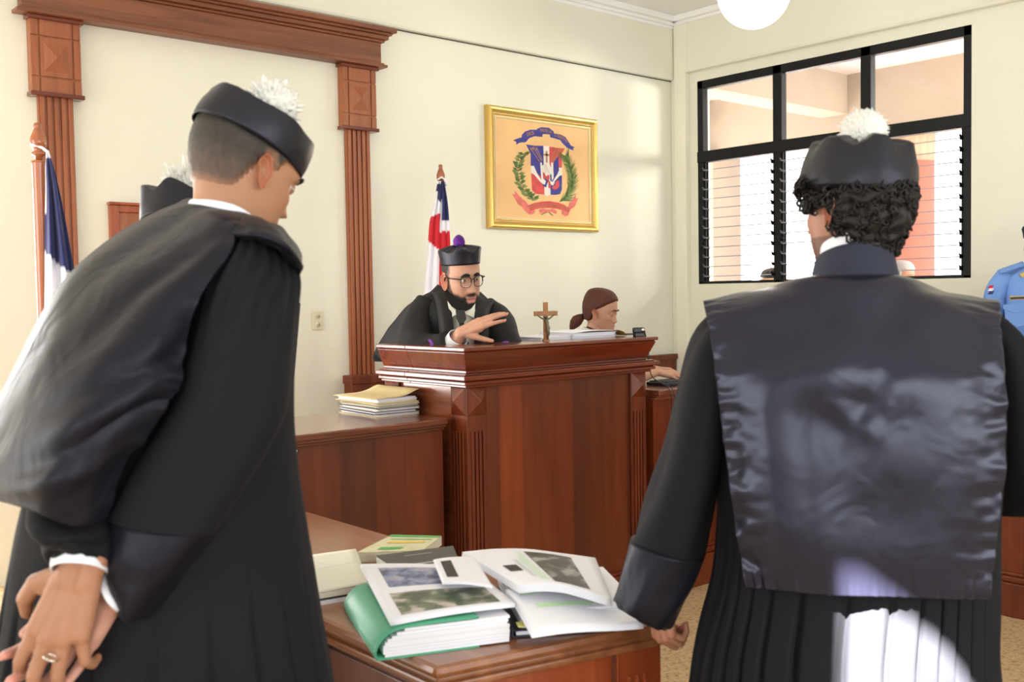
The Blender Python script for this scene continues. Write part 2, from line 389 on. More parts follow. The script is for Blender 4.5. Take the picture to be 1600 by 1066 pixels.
def ring(l, r, d, t, n=28, e=2.0, back=None):
    """oval section: left and right outline points (px,py[,depth]), depth, half thickness"""
    L = D(l[0], l[1], l[2] if len(l) > 2 else d); Q = D(r[0], r[1], r[2] if len(r) > 2 else d)
    c = (L+Q)/2; a = (Q-L)/2; b = FW*t; out = []
    for k in range(n):
        q = 2*math.pi*k/n; cs, sn = math.cos(q), math.sin(q)
        f = lambda x: math.copysign(abs(x)**(2/e), x)
        out.append(c+a*f(cs)+b*f(sn)*(back if (back and sn > 0) else 1))
    return out
def hose(mb, rings, m, disp=None, mi=0, cap=(True, True), col=None):
    """closed skin through the rings, m stations"""
    R3 = np.array([[tuple(p) for p in r] for r in rings], float); n = R3.shape[1]
    G = np.stack([resample(R3[:, k], m) for k in range(n)], 1)
    if disp:
        N = grid_normals(G, True); C = G.mean(1, keepdims=True)
        s = np.sign(((G-C)*N).sum(2, keepdims=True)); N = N*np.where(s == 0, 1, s)
        for i in range(m):
            for k in range(n): G[i, k] += N[i, k]*disp(i/(m-1), 2*math.pi*k/n, G[i, k])
    fs = [(i*n+k, i*n+(k+1) % n, (i+1)*n+(k+1) % n, (i+1)*n+k) for i in range(m-1) for k in range(n)]
    vs = G.reshape(-1, 3).tolist()
    if cap[0]: fs.append(tuple(range(n))[::-1])
    if cap[1]: fs.append(tuple(range((m-1)*n, m*n)))
    return mb.add(vs, fs, mi, smooth=True, col=col)
def nz(p, s=1.0, seed=0.0): return noise.noise(Vector((p[0]*s+seed, p[1]*s-seed*0.7, p[2]*s+seed*1.3)))
def nzv(x, y, z): return noise.noise(Vector((x, y, z)))

# ---------------------------------------------------------------- heads
#        z      front   back    half width  widest y
HP = [(0.1285, -0.012, -0.018, 0.004, -0.015), (0.124, 0.022, -0.050, 0.034, -0.012), (0.112, 0.052, -0.078, 0.054, -0.01), (0.09, 0.073, -0.094, 0.068, -0.01),
      (0.06, 0.085, -0.102, 0.0755, -0.008), (0.035, 0.090, -0.104, 0.078, -0.006), (0.015, 0.091, -0.103, 0.078, -0.004), (0.0, 0.087, -0.100, 0.0765, 0.0),
      (-0.02, 0.086, -0.094, 0.0745, 0.004), (-0.04, 0.086, -0.085, 0.071, 0.006), (-0.06, 0.087, -0.073, 0.066, 0.008), (-0.08, 0.086, -0.063, 0.060, 0.008),
      (-0.096, 0.085, -0.059, 0.051, 0.01), (-0.108, 0.079, -0.058, 0.047, 0.01), (-0.116, 0.060, -0.058, 0.050, 0.0), (-0.124, 0.030, -0.059, 0.052, -0.01), (-0.145, 0.006, -0.062, 0.053, -0.02), (-0.19, 0.004, -0.068, 0.056, -0.03), (-0.23, 0.004, -0.066, 0.058, -0.032)]
def head_grid(nzr=88, nth=96, jaw=1.0, neck=1.0, off=None):
    P = np.array(HP); tt = np.linspace(0, len(P)-1, nzr); Q = np.array([cat_rom(P, t) for t in tt])
    G = np.zeros((nzr, nth, 3))
    for i in range(nzr):
        z, f, b, w, y0 = Q[i]
        if z < -0.03 and z > -0.12: w *= 1+(jaw-1)*min(1, (-0.03-z)/0.04)
        if z <= -0.115: w *= neck; b *= neck
        for k in range(nth):
            q = 2*math.pi*k/nth; s, c = math.sin(q), math.cos(q)
            e = 2/2.25 if s > 0 else 1.0
            x = w*math.copysign(abs(c)**e, c); y = y0+((f-y0) if s > 0 else (y0-b))*math.copysign(abs(s)**e, s)
            G[i, k] = (x, y, z)
    return G
def ga(x, s): return math.exp(-(x/s)**2)
def face(G, nose=1.0, lips=1.0, brow=1.0, mouth_open=0.0):
    F = G.copy()
    for i in range(G.shape[0]):
        for k in range(G.shape[1]):
            x, y, z = G[i, k]
            if y < 0.02: continue
            d = 0
            t = (0.012-z)/0.058                        # nose from the root to the tip
            if -0.25 < t < 1.25:
                h = 0.0235*nose*max(0, min(1, t))**1.2*(1 if t < 0.93 else max(0, 1-(t-0.93)/0.16))
                wn = 0.0085+0.0075*max(0, min(1, t))**2
                d += h*ga(x, wn)
                d += 0.006*ga(abs(x)-0.0135, 0.006)*ga(z+0.040, 0.008)*nose
            d -= 0.0125*ga(abs(x)-0.031, 0.017)*ga(z-0.001, 0.0125)
            d += 0.0045*brow*ga(abs(x)-0.028, 0.022)*ga(z-0.021, 0.008)
            d += 0.0055*ga(abs(x)-0.047, 0.018)*ga(z+0.028, 0.016)
            d += 0.0070*lips*ga(x, 0.021)*ga(z+0.0655, 0.0055)+0.0075*lips*ga(x, 0.019)*ga(z+0.0785, 0.006)
            d -= (0.006+0.012*mouth_open)*ga(x, 0.019)*ga(z+0.0720, 0.0028+0.003*mouth_open)
            d += 0.005*ga(x, 0.02)*ga(z+0.100, 0.009)
            d -= 0.0035*ga(x, 0.02)*ga(z+0.089, 0.004)
            F[i, k, 1] += d
    return F
def frame(face_dir, up=UP, roll=0):
    f = Vector(face_dir).normalized(); u = Vector(up); u = (u-f*u.dot(f)).normalized(); x = f.cross(u)
    if roll: q = Matrix.Rotation(roll, 3, f); u = q @ u; x = q @ x
    return Matrix((x, f, u)).transposed()
class Head:
    def __init__(s, pos, M, scale=1.0, **kw):
        s.p = Vector(pos); s.M = M; s.s = scale; s.kw = kw
        s.G0 = head_grid(jaw=kw.get('jaw', 1), neck=kw.get('neck', 1))
        top = kw.get('top', 1.0); z = s.G0[..., 2]; s.G0[..., 2] = np.where(z > 0.05, 0.05+(z-0.05)*top, z)   # height of the crown under the cap
        s.neck_dir = kw.get('neck_dir')                 # bends the neck: local offset growing below the jaw
    def bend(s, L):
        if s.neck_dir is None: return L
        z = L[..., 2]; t = np.clip((-0.075-z)/0.155, 0, None)**1.35
        # only the neck column bends; the jaw keeps its place
        wgt = np.where(z < -0.112, 1.0, np.clip((0.045-L[..., 1])/0.05, 0, 1))
        return L+(t*wgt)[..., None]*np.array(s.neck_dir)
    def w(s, L): 
        L = np.asarray(L, float)*s.s; return (L @ np.array(s.M).T)+np.array(s.p)
    def pt(s, x, y, z): return Vector(s.w(np.array([x, y, z])))
    def skin(s, mb, base, lip=None, colfn=None, **kw):
        F = s.bend(face(s.G0, **kw)); nr, nt_ = F.shape[:2]
        cols = []
        for i in range(nr):
            for k in range(nt_):
                x, y, z = s.G0[i, k]; c = np.array(base)*(1+0.05*nzv(x*30, y*30, z*30))
                if y > 0.03 and lip is not None:
                    wl = ga(x, 0.021)**2*max(ga(z+0.0655, 0.0055), ga(z+0.0785, 0.0065)); c = c*(1-min(1, wl*1.6))+np.array(lip)*min(1, wl*1.6)
                if y > 0.03: c = c*(1-0.10*ga(abs(x)-0.045, 0.018)*ga(z+0.03, 0.018)*np.array((0, 1, 1)))
                if colfn: c = colfn(x, y, z, c)
                cols.append(tuple(np.clip(c, 0, 1)))
        fs = [(i*nt_+k, (i+1)*nt_+k, (i+1)*nt_+(k+1) % nt_, i*nt_+(k+1) % nt_) for i in range(nr-1) for k in range(nt_)]
        fs.append(tuple(range(nt_)))
        mb.add(s.w(F).reshape(-1, 3).tolist(), fs, 0, smooth=True, col=cols)
        # ears: a cupped shell with a thick rim and lobe
        for sg in (-1, 1):
            n1, n2 = 22, 12; vs = []; cc = []
            for i in range(n1):
                a = 2*math.pi*i/n1
                for j in range(n2+1):
                    t = j/n2                            # 0 centre .. rim .. back
                    rr = math.sin(min(t, 0.62)/0.62*math.pi/2) if t < 0.62 else 1-0.55*(t-0.62)/0.38
                    ey, ez = -0.0165*math.cos(a)*rr, 0.031*math.sin(a)*rr*(1.0 if math.sin(a) > 0 else 0.95)
                    ey *= 1.12 if math.sin(a) > 0 else 0.78
                    lift = 0.002+0.0105*ga(t-0.60, 0.16)+0.004*ga(t-0.3, 0.07) if t < 0.66 else 0.0105-0.022*(t-0.66)/0.34
                    lift *= 1.0+0.35*math.cos(a)*rr
                    vs.append((sg*(0.0735+lift+0.010*(0.5+0.5*math.cos(a))*rr*0.8), -0.004+ey-0.006*math.sin(a), -0.012+ez))
                    cc.append(tuple(np.clip(np.array(base)*np.array((1.08, 0.80, 0.74))*(0.9 if t < 0.35 else 1.0), 0, 1)))
            ff = [(i*(n2+1)+j, i*(n2+1)+j+1, ((i+1) % n1)*(n2+1)+j+1, ((i+1) % n1)*(n2+1)+j) for i in range(n1) for j in range(n2)]
            mb.add(s.w(np.array(vs)).tolist(), ff, 0, smooth=True, col=cc)
        # eyelids
        op = s.kw.get('eye', 0.5)
        for sg in (-1, 1):
            for up_ in (1, -1):
                n1, n2 = 14, 6; vs = []
                for i in range(n1):
                    a = math.pi*(i/(n1-1)-0.5)*0.98
                    for j in range(n2):
                        e = (op*0.55*math.cos(a)*(1.0 if up_ > 0 else 0.75)-(0.22 if op < 0.15 else 0.0)) + up_*(1.5*j/(n2-1))*1.0 if up_ > 0 else (-(op*0.42*math.cos(a))-(0.24 if op < 0.15 else 0.0)-1.2*j/(n2-1))
                        rr = 0.0132
                        vs.append((sg*0.0315+rr*math.sin(a)*math.cos(e*0.9), 0.0715+rr*math.cos(a)*math.cos(e), 0.0005+rr*math.sin(e)))
                ff = [(i*n2+j, i*n2+j+1, (i+1)*n2+j+1, (i+1)*n2+j) for i in range(n1-1) for j in range(n2-1)]
                mb.add(s.w(np.array(vs)).tolist(), ff, 0, smooth=True, col=tuple(np.array(base)*0.86))
        return mb
    def eyes(s, parent):
        for sg in (-1, 1):
            c = s.pt(sg*0.0315, 0.0715, 0.0005); e = MB().ball(c, 0.0122*s.s, 16, 0)
            look = (s.M @ Vector((0, 1, -0.03))).normalized()
            e.ball(c+look*0.0062*s.s, 0.0072*s.s, 12, 1)
            e.build('eye', ['eye_white', 'iris'], parent)
    def brows(s, parent, m='hair_black', tilt=0.0, thick=1.0, drop=0.0):
        b = MB()
        for sg in (-1, 1):
            pts = [(sg*0.010, 0.094, 0.019+tilt), (sg*0.022, 0.0945, 0.0245+tilt*0.5), (sg*0.036, 0.0895, 0.0255), (sg*0.049, 0.078, 0.019-tilt*0.5)]
            b.tube([s.pt(p[0], p[1], p[2]-drop) for p in resample(pts, 9)], [w_*thick*s.s for w_ in (.0018, .0028, .0034, .0036, .0036, .0034, .003, .0022, .001)], 8)
        b.build('eyebrows', m, parent)
    def hair(s, parent, mask, off, cols=None, m='hair', rough=0.0, rs=200, name='hair', col=(0.02, 0.016, 0.012)):
        """scalp shell where mask(x,y,z) > 0, off(x,y,z) thick, fading at the edge"""
        G = s.G0; nr, n = G.shape[:2]; N = grid_normals(G, True); C = np.array((0, -0.01, 0.0))
        sg = np.sign(((G-C)*N).sum(2, keepdims=True)); N = N*sg
        H = G.copy(); K = np.zeros((nr, n)); cc = []
        for i in range(nr):
            for k in range(n):
                p = G[i, k]; mk = mask(*p); K[i, k] = mk
                o = off(*p)*max(0, min(1, mk*4))+(rough*nzv(p[0]*rs, p[1]*rs, p[2]*rs) if mk > 0.05 else 0)
                H[i, k] = p+N[i, k]*(o if mk > 0 else -0.002)
                cc.append(cols(*p, mk) if cols else col)
        H = s.bend(H); fs = []
        for i in range(nr-1):
            for k in range(n):
                q = (K[i, k], K[i+1, k], K[i+1, (k+1) % n], K[i, (k+1) % n])
                if max(q) > 0: fs.append((i*n+k, (i+1)*n+k, (i+1)*n+(k+1) % n, i*n+(k+1) % n))
        return MB().add(s.w(H).reshape(-1, 3).tolist(), fs, 0, smooth=True, col=cc).build(name, m, parent)
def cap_mesh(h, parent, dome=0.0, bulge=0.0, zamp=0.006, rx=0.083, ry=0.108, z0=0.045, tilt=0.0, height=0.08, flare=1.10, folds=6, amp=0.035, yc=-0.008, fur='white', fr=0.034, dent=0.0, m='cap_satin', roll=0.0, phase=0.0, spiky=0.25, lift=0.0):
    """stiff satin cap: flared band with soft folds, flat pleated crown, pompom on top"""
    n = 96; rows = []
    prof = [(0.0, 0.985), (0.0, 1.0), (0.12, 1.012), (0.35, 1.03), (0.6, 1.05), (0.85, 1.075), (0.97, flare), (1.02, flare*0.985), (1.05, flare*0.9), (1.10, flare*0.68), (1.15, flare*0.42), (1.16, 0.15), (1.16, 0.01)]
    ct, st = math.cos(tilt), math.sin(tilt); cr, sr = math.cos(roll), math.sin(roll)
    def place(x, y, z):
        y2, z2 = y*ct-z*st, y*st+z*ct; x3, z3 = x*cr-z2*sr, x*sr+z2*cr
        return (x3, y2+yc, z3+z0)
    vs = []
    for t, r in prof:
        if 0 < t <= 1.02: r = 1+(flare-1)*min(1, t)**1.5+bulge*math.sin(math.pi*min(1, t))
        for k in range(n):
            q = 2*math.pi*k/n; w_ = min(1, t)*(1 if t < 1.08 else max(0, 1-(t-1.08)*8))
            c6 = math.cos(folds*q+phase); rr = r*(1+amp*w_*(abs(c6)**0.7*math.copysign(1, c6)))
            zz = t*height+zamp*w_*c6+dent*w_*nzv(math.cos(q)*2, math.sin(q)*2, t*2)+(0.002*math.cos(24*q) if t > 1.03 else 0)
            rr += 0.012*w_*nzv(math.cos(q)*2.2+5, math.sin(q)*2.2, t*3)
            x, y = rx*rr*math.cos(q), ry*rr*math.sin(q)
            if t > 1.0: zz += dome*max(0, 1-r/flare)
            if t == 0.0 and r < 1: zz += 0.004
            vs.append(place(x, y, zz))
    m_ = len(prof); fs = [(i*n+k, (i)*n+(k+1) % n, (i+1)*n+(k+1) % n, (i+1)*n+k) for i in range(m_-1) for k in range(n)]
    o = MB().add(h.w(np.array(vs)).tolist(), fs, 0, smooth=True).build('cap', m, parent)
    # pompom: a core and many fine tufts
    rng = random.Random(int(fr*1e5)+int(phase*10)); core = np.array(place(0, 0, height*1.16+dome+fr*0.62+lift)); f = MB()
    f.ball(h.pt(*core), fr*0.84*h.s, 16)
    base = []; faces = []
    N_ = 1300
    for i in range(N_):
        u = 1-2*(i+0.5)/N_; a = i*2.39996; d = Vector((math.sqrt(1-u*u)*math.cos(a), math.sqrt(1-u*u)*math.sin(a), u))
        d = (d+Vector((rng.gauss(0, .16), rng.gauss(0, .16), rng.gauss(0, .16)))).normalized()
        L = fr*(0.92+spiky*rng.random()*(2.2 if rng.random() < 0.12 else 1)); o1 = d.orthogonal().normalized(); o2 = d.cross(o1); wd = fr*0.10
        c0 = Vector(core); bb = len(base)
        base += [c0+d*fr*0.5+o1*wd, c0+d*fr*0.5-o1*wd*0.5+o2*wd*0.87, c0+d*fr*0.5-o1*wd*0.5-o2*wd*0.87, c0+d*L*0.82+o1*wd*0.9, c0+d*L*0.82-o1*wd*0.5+o2*wd*0.8, c0+d*L*0.82-o1*wd*0.5-o2*wd*0.8, c0+d*L+o2*wd*0.5]
        faces += [(bb, bb+1, bb+4, bb+3), (bb+1, bb+2, bb+5, bb+4), (bb+2, bb, bb+3, bb+5), (bb+3, bb+4, bb+6), (bb+4, bb+5, bb+6), (bb+5, bb+3, bb+6)]
    f.add(h.w(np.array([tuple(b) for b in base])).tolist(), faces, 0, smooth=True)
    f.build('pompom', 'pompom_'+fur, o, label=('white fluffy pompom' if fur == 'white' else 'purple pompom'))
    return o

# ---------------------------------------------------------------- capsules -> one smooth skin
def capsule(mb, a, b, ra, rb, n=12):
    a = Vector(a); b = Vector(b); d = b-a; L = d.length; d = d.normalized() if L > 1e-9 else Vector((0, 0, 1))
    o = d.orthogonal().normalized(); q = d.cross(o); rows = []
    for i in range(5):
        t = math.pi/2*(1-i/4.0)+0.001; rows.append((a-d*ra*math.sin(t), ra*math.cos(t)))
    for i in range(5):
        t = math.pi/2*(i/4.0)-0.001*i; rows.append((b+d*rb*math.sin(t), rb*max(0.002, math.cos(t))))
    vs = [c+(o*math.cos(2*math.pi*k/n)+q*math.sin(2*math.pi*k/n))*max(r, 1e-5) for c, r in rows for k in range(n)]
    m = len(rows); fs = [(i*n+k, i*n+(k+1) % n, (i+1)*n+(k+1) % n, (i+1)*n+k) for i in range(m-1) for k in range(n)]+[tuple(range(n))[::-1], tuple(range((m-1)*n, m*n))]
    mb.add(vs, fs)
def fuse(caps, voxel, smooth=6):
    """union of capsules, remeshed and relaxed -> (verts, faces)"""
    mb = MB()
    for c in caps: capsule(mb, *c)
    me = bpy.data.meshes.new('tmp'); me.from_pydata([tuple(v) for v in mb.v], [], mb.f); o = bpy.data.objects.new('tmp', me); COL.objects.link(o)
    q = o.modifiers.new('r', 'REMESH'); q.mode = 'VOXEL'; q.voxel_size = voxel
    q = o.modifiers.new('s', 'SMOOTH'); q.factor = 0.5; q.iterations = smooth
    dg = bpy.context.evaluated_depsgraph_get(); dg.update(); ev = o.evaluated_get(dg); em = ev.to_mesh()
    V = [tuple(v.co) for v in em.vertices]; F = [tuple(p.vertices) for p in em.polygons]
    ev.to_mesh_clear(); bpy.data.objects.remove(o); bpy.data.meshes.remove(me)
    return V, F
def hand(mb, wrist, fdir, back, thumb=1, curl=(20, 25, 15), curls=None, splay=(-9, -2, 5, 13), thumb_dir=(0.75, 0.65, -0.15), thumb_curl=(0.1, 0.2), base=(0.55, 0.3, 0.2), s=1.0, arm=None, arm_r=0.028, voxel=0.0026, nails=True):
    """wrist: point; fdir: along the fingers; back: direction the back of the hand faces; thumb +1: thumb towards fdir x back"""
    f = Vector(fdir).normalized(); b = Vector(back); b = (b-f*b.dot(f)).normalized(); x = f.cross(b)*thumb; W = Vector(wrist)
    def P(px, py, pz): return W+(x*px+f*py+b*pz)*s
    caps = []; tips = []
    K = [(0.0265, 0.086, 0.0), (0.0085, 0.091, 0.003), (-0.0100, 0.086, 0.002), (-0.0265, 0.076, -0.003)]
    Lh = [(0.043, 0.026, 0.020), (0.048, 0.030, 0.021), (0.045, 0.028, 0.020), (0.034, 0.021, 0.018)]
    Rr = [(0.0100, 0.0089, 0.0078, 0.0066), (0.0102, 0.0091, 0.0080, 0.0068), (0.0098, 0.0087, 0.0076, 0.0064), (0.0088, 0.0077, 0.0068, 0.0057)]
    for i in range(4):
        k = K[i]; c0 = (k[0]*0.55, 0.012, -0.001)
        caps.append((P(*c0), P(*k), 0.0150*s, 0.0122*s))
        caps.append((P(c0[0]*1.1, 0.03, -0.006), P(k[0], k[1]-0.012, -0.007), 0.012*s, 0.0105*s))
        a = R(-splay[i]); dirx, diry = math.sin(a), math.cos(a)   # splay in the palm plane
        p = Vector(k); ang = 0; cu = curls[i] if curls else curl
        for j in range(3):
            ang += R(cu[j]); dv = Vector((dirx*math.cos(ang), diry*math.cos(ang), -math.sin(ang))); q = p+dv*Lh[i][j]
            caps.append((P(*p), P(*q), Rr[i][j]*s, Rr[i][j+1]*s)); p = q
        tips.append((P(*p), (P(*(p+dv*0.01))-P(*p)).normalized(), (b*math.cos(ang)+(f*diry+x*dirx)*math.sin(ang)).normalized(), Rr[i][3]*s))
    t0 = Vector((0.018, 0.016, -0.008)); td = Vector(thumb_dir).normalized(); t1 = t0+td*0.044; t2 = t1+(td+Vector((-thumb_curl[0], 0.15, -thumb_curl[1]))).normalized()*0.034; t3 = t2+(td+Vector((-2*thumb_curl[0], 0.3, -2*thumb_curl[1]))).normalized()*0.026
    caps += [(P(*t0), P(*t1), 0.0155*s, 0.0125*s), (P(*t1), P(*t2), 0.0118*s, 0.0105*s), (P(*t2), P(*t3), 0.0102*s, 0.0078*s), (P(0.012, 0.03, -0.006), P(*t1*0.8+Vector((0.0, 0.01, -0.002))), 0.013*s, 0.010*s)]
    caps += [(P(-0.012, -0.01, 0), P(-0.010, 0.02, 0), 0.017*s, 0.017*s), (P(0.012, -0.01, 0), P(0.010, 0.02, 0), 0.017*s, 0.017*s)]
    if arm is not None:
        A = Vector(arm); caps += [(P(-0.009, -0.005, 0), A-x*0.012, 0.0185*s, arm_r), (P(0.009, -0.005, 0), A+x*0.012, 0.0185*s, arm_r)]
    V, F = fuse(caps, voxel*s, 5)
    bc = np.array(base); Kn = [P(*k) for k in K]
    cols = []
    for v in V:
        vv = Vector(v); c = bc*(1+0.06*nzv(v[0]*60, v[1]*60, v[2]*60))
        dk = min((vv-q).length for q in Kn); c = c*(1-np.array((0.0, 0.10, 0.12))*math.exp(-(dk/0.012)**2))
        for tp in tips:
            dd = (vv-tp[0]).length
            if dd < 0.013: c = c*np.array((1.06, 0.90, 0.90))
        cols.append(tuple(np.clip(c, 0, 1)))
    mb.add(V, F, 0, smooth=True, col=cols)
    if nails:
        for tp, d, up_, r in tips:
            M = Matrix((d.cross(up_), d, up_)).transposed()
            mb.ball(tp+up_*r*0.62+d*r*0.15, (r*0.72, r*1.05, r*0.30), 10, 0, M, col=(min(1, base[0]*1.35), min(1, base[1]*1.35), min(1, base[2]*1.4)))
    return K, P
# ---------------------------------------------------------------- the room
YB, XW, ZC = 5.69, 6.83, 3.73
def st(name, mb, m, **k): return mb.build(name, m, kind='structure', **k)
st('floor', MB().box((-4.5, -4.5, -0.12), (7.0, 5.9, 0)), 'floor_tile')
st('wall_back', MB().box((-1.7, YB+0.002, 0), (0.2, YB+0.2, ZC)).box((1.3, YB+0.002, 0), (XW+0.2, YB+0.2, ZC)).box((0.2, YB+0.002, 2.15), (1.3, YB+0.2, ZC)), 'wall_paint')
W0, W1, WZ0, WZ1 = 3.17, 5.44, 1.515, 3.175          # window opening
wr = MB()
wr.box((XW, -4.5, 0), (XW+0.16, W0, ZC)); wr.box((XW, W1, 0), (XW+0.16, YB, ZC)); wr.box((XW, W0, 0), (XW+0.16, W1, WZ0)); wr.box((XW, W0, WZ1), (XW+0.16, W1, ZC))
st('wall_right', wr, 'wall_paint')
wl = MB().box((-1.7, 5.3, 0), (-1.5, YB, ZC)).box((-1.7, 3.1, 2.7), (-1.5, 5.3, ZC)).box((-1.7, 1.6, 0), (-1.5, 3.1, ZC))
wl.box((-4.5, 1.4, 0), (-1.5, 1.6, ZC)).box((-4.5, -4.4, 0), (-4.3, 1.6, 1.0)).box((-4.5, -4.4, 2.75), (-4.3, 1.6, ZC))  # unseen outer left wall, added with openings to vary the satin's reflections
for yy in (-4.4, -2.6, -0.9, 0.9): wl.box((-4.5, yy, 1.0), (-4.3, yy+0.6, 2.75))
st('wall_left', wl, 'wall_paint')
wn_ = MB().box((-4.5, -4.5, 0), (7.0, -4.3, 1.0)).box((-4.5, -4.5, 2.75), (7.0, -4.3, ZC))  # unseen rear wall, added with openings to give the satin contrast
for xx in (-4.5, -1.9, 0.3, 2.5, 4.7, 6.4): wn_.box((xx, -4.5, 1.0), (xx+0.6, -4.3, 2.75))
st('wall_rear', wn_, 'wall_paint')
# ceiling with an unseen opening added behind the photographer, shaped to sun the gown's skirt
def roof_pt(px, py):
    p = D(px, py, 1.80); k = (ZC-p.z)/(-SUN_DIR.z); return Vector((p.x-SUN_DIR.x*k, p.y-SUN_DIR.y*k, ZC))
hole = [roof_pt(1316, 912), roof_pt(1352, 912), roof_pt(1418, 955), roof_pt(1482, 1010), roof_pt(1545, 1100), roof_pt(1316, 1150)]
outer = [Vector(p) for p in ((-7.2, -6.0, ZC), (7.0, -6.0, ZC), (7.0, 5.9, ZC), (-7.2, 5.9, ZC))]  # overhang added past the walls to keep the sun off the floor
def roof(z0, z1):
    bm = bmesh.new(); ov = [bm.verts.new(p) for p in outer]; iv = [bm.verts.new(p) for p in hole]
    es = [bm.edges.new((l[i], l[(i+1) % len(l)])) for l in (ov, iv) for i in range(len(l))]
    bmesh.ops.triangle_fill(bm, edges=es, use_beauty=True); bm.verts.ensure_lookup_table(); bm.faces.ensure_lookup_table()
    V = [v.co.copy() for v in bm.verts]; F = [[v.index for v in f.verts] for f in bm.faces]; bm.free(); m = MB(); n = len(V)
    m.add([v+UP*z0 for v in V]+[v+UP*z1 for v in V], [tuple(f) for f in F]+[tuple(i+n for i in f)[::-1] for f in F]+[(4+i, 4+(i+1) % len(hole), 4+(i+1) % len(hole)+n, 4+i+n) for i in range(len(hole))]); return m
st('ceiling', roof(0, 0.03), 'ceiling_paint')
# tie beams around the top of the walls, corner pier, crown moulding
def soft_beam(a, b, axis):
    m = MB().box(a, b); return m
st('trim_1', MB().box((-1.5, YB-0.035, 3.215), (XW-0.03, YB, ZC-0.05)), 'wall_paint', bevel=0.02)
st('trim_2', MB().box((XW-0.05, -4.0, 3.255), (XW, 5.56, ZC-0.05)), 'wall_paint', bevel=0.025)
st('trim_3', MB().box((XW-0.055, 5.52, 0), (XW, YB-0.05, ZC)).box((XW-0.035, YB-0.06, 0), (XW, YB, ZC)), 'moulding_paint', bevel=0.006)
st('trim_4', MB().box((3.9, YB-0.008, 3.207), (XW-0.03, YB, 3.212)), 'groove_dark')
cr = MB()
for z0, z1, o in ((3.68, 3.73, 0.10), (3.655, 3.685, 0.065), (3.63, 3.66, 0.045)):
    cr.box((-1.5, YB-o, z0), (XW, YB, z1)); cr.box((XW-o, -4.0, z0), (XW, YB, z1))
st('trim_5', cr, 'ceiling_paint', bevel=0.008)

# wooden entablature over two fluted pilasters (part of the wall)
def entablature():
    e = MB(); x0, x1 = 1.66, 3.84
    for za, zb, pr_, ov in ((2.925, 2.943, 0.105, 0.03), (2.943, 2.955, 0.09, 0.015), (2.955, 3.085, 0.075, 0.0), (3.085, 3.10, 0.09, 0.02), (3.10, 3.125, 0.115, 0.035), (3.125, 3.14, 0.135, 0.05), (3.14, 3.168, 0.16, 0.07)):
        e.box((x0-ov, YB-pr_, za), (x1+ov, YB, zb))
    return e.build('wooden_entablature', 'beam_wood', bevel=0.004, label='long brown wooden entablature crossing the cream wall above the pilasters', cat='moulding')
entablature()
def pilaster(cx, lab):
    r = empty('fluted_pilaster', (cx, YB, 0), lab, 'pilaster', 'fluted wall pilasters')
    y1 = YB
    s = MB(); s.box((cx-0.088, y1-0.028, 0.95), (cx+0.088, y1, 2.52))
    for i in range(5):
        x = cx-0.088+0.0352*i; s.box((x+0.006, y1-0.040, 0.95), (x+0.029, y1-0.027, 2.52))
    s.build('fluted_shaft', 'pilaster_wood', r, bevel=0.003)
    c = MB(); c.box((cx-0.125, y1-0.052, 2.53), (cx+0.125, y1, 2.905))
    for X in ((-0.125, -0.088), (-0.080, 0.080), (0.088, 0.125)):
        for Z in ((2.531, 2.608), (2.616, 2.815), (2.823, 2.904)):
            c.box((cx+X[0]+(0.001 if X[0] < -.1 else 0), y1-0.060, Z[0]), (cx+X[1]-(0.001 if X[1] > .1 else 0), y1-0.0505, Z[1]))
    x0, x1, z0, z1 = cx-0.062, cx+0.062, 2.64, 2.79
    c.add([(x0, y1-0.060, z0), (x1, y1-0.060, z0), (x1, y1-0.060, z1), (x0, y1-0.060, z1), (cx, y1-0.082, (z0+z1)/2)], [(0, 1, 4), (1, 2, 4), (2, 3, 4), (3, 0, 4)])
    c.build('capital', 'pilaster_wood', r, bevel=0.0015)
    for a, z0, z1 in ((0.135, 2.512, 2.535), (0.14, 2.902, 2.925)): MB().box((cx-a, y1-0.075, z0), (cx+a, y1, z1)).build('capital_moulding', 'bench_moulding', r, bevel=0.004)
    b = MB(); b.box((cx-0.13, y1-0.10, 0.0), (cx+0.13, y1, 0.93)).box((cx-0.14, y1-0.11, 0.90), (cx+0.14, y1, 0.955))
    b.build('pedestal', 'bench_wood', r, bevel=0.004)
pilaster(1.825, 'left fluted wooden pilaster, behind the flag at the photo edge')
pilaster(3.680, 'fluted wooden pilaster between the wall outlet and the judge')
# wainscot seen to the right of the bench
wn = MB().box((4.3, YB-0.05, 0), (XW-0.06, YB, 0.90)).box((4.3, YB-0.075, 0.895), (XW-0.06, YB, 0.935))
wn.build('wood_wainscot', 'bench_wood', bevel=0.004, label='dark wooden wainscot panel along the foot of the back wall', cat='panelling')
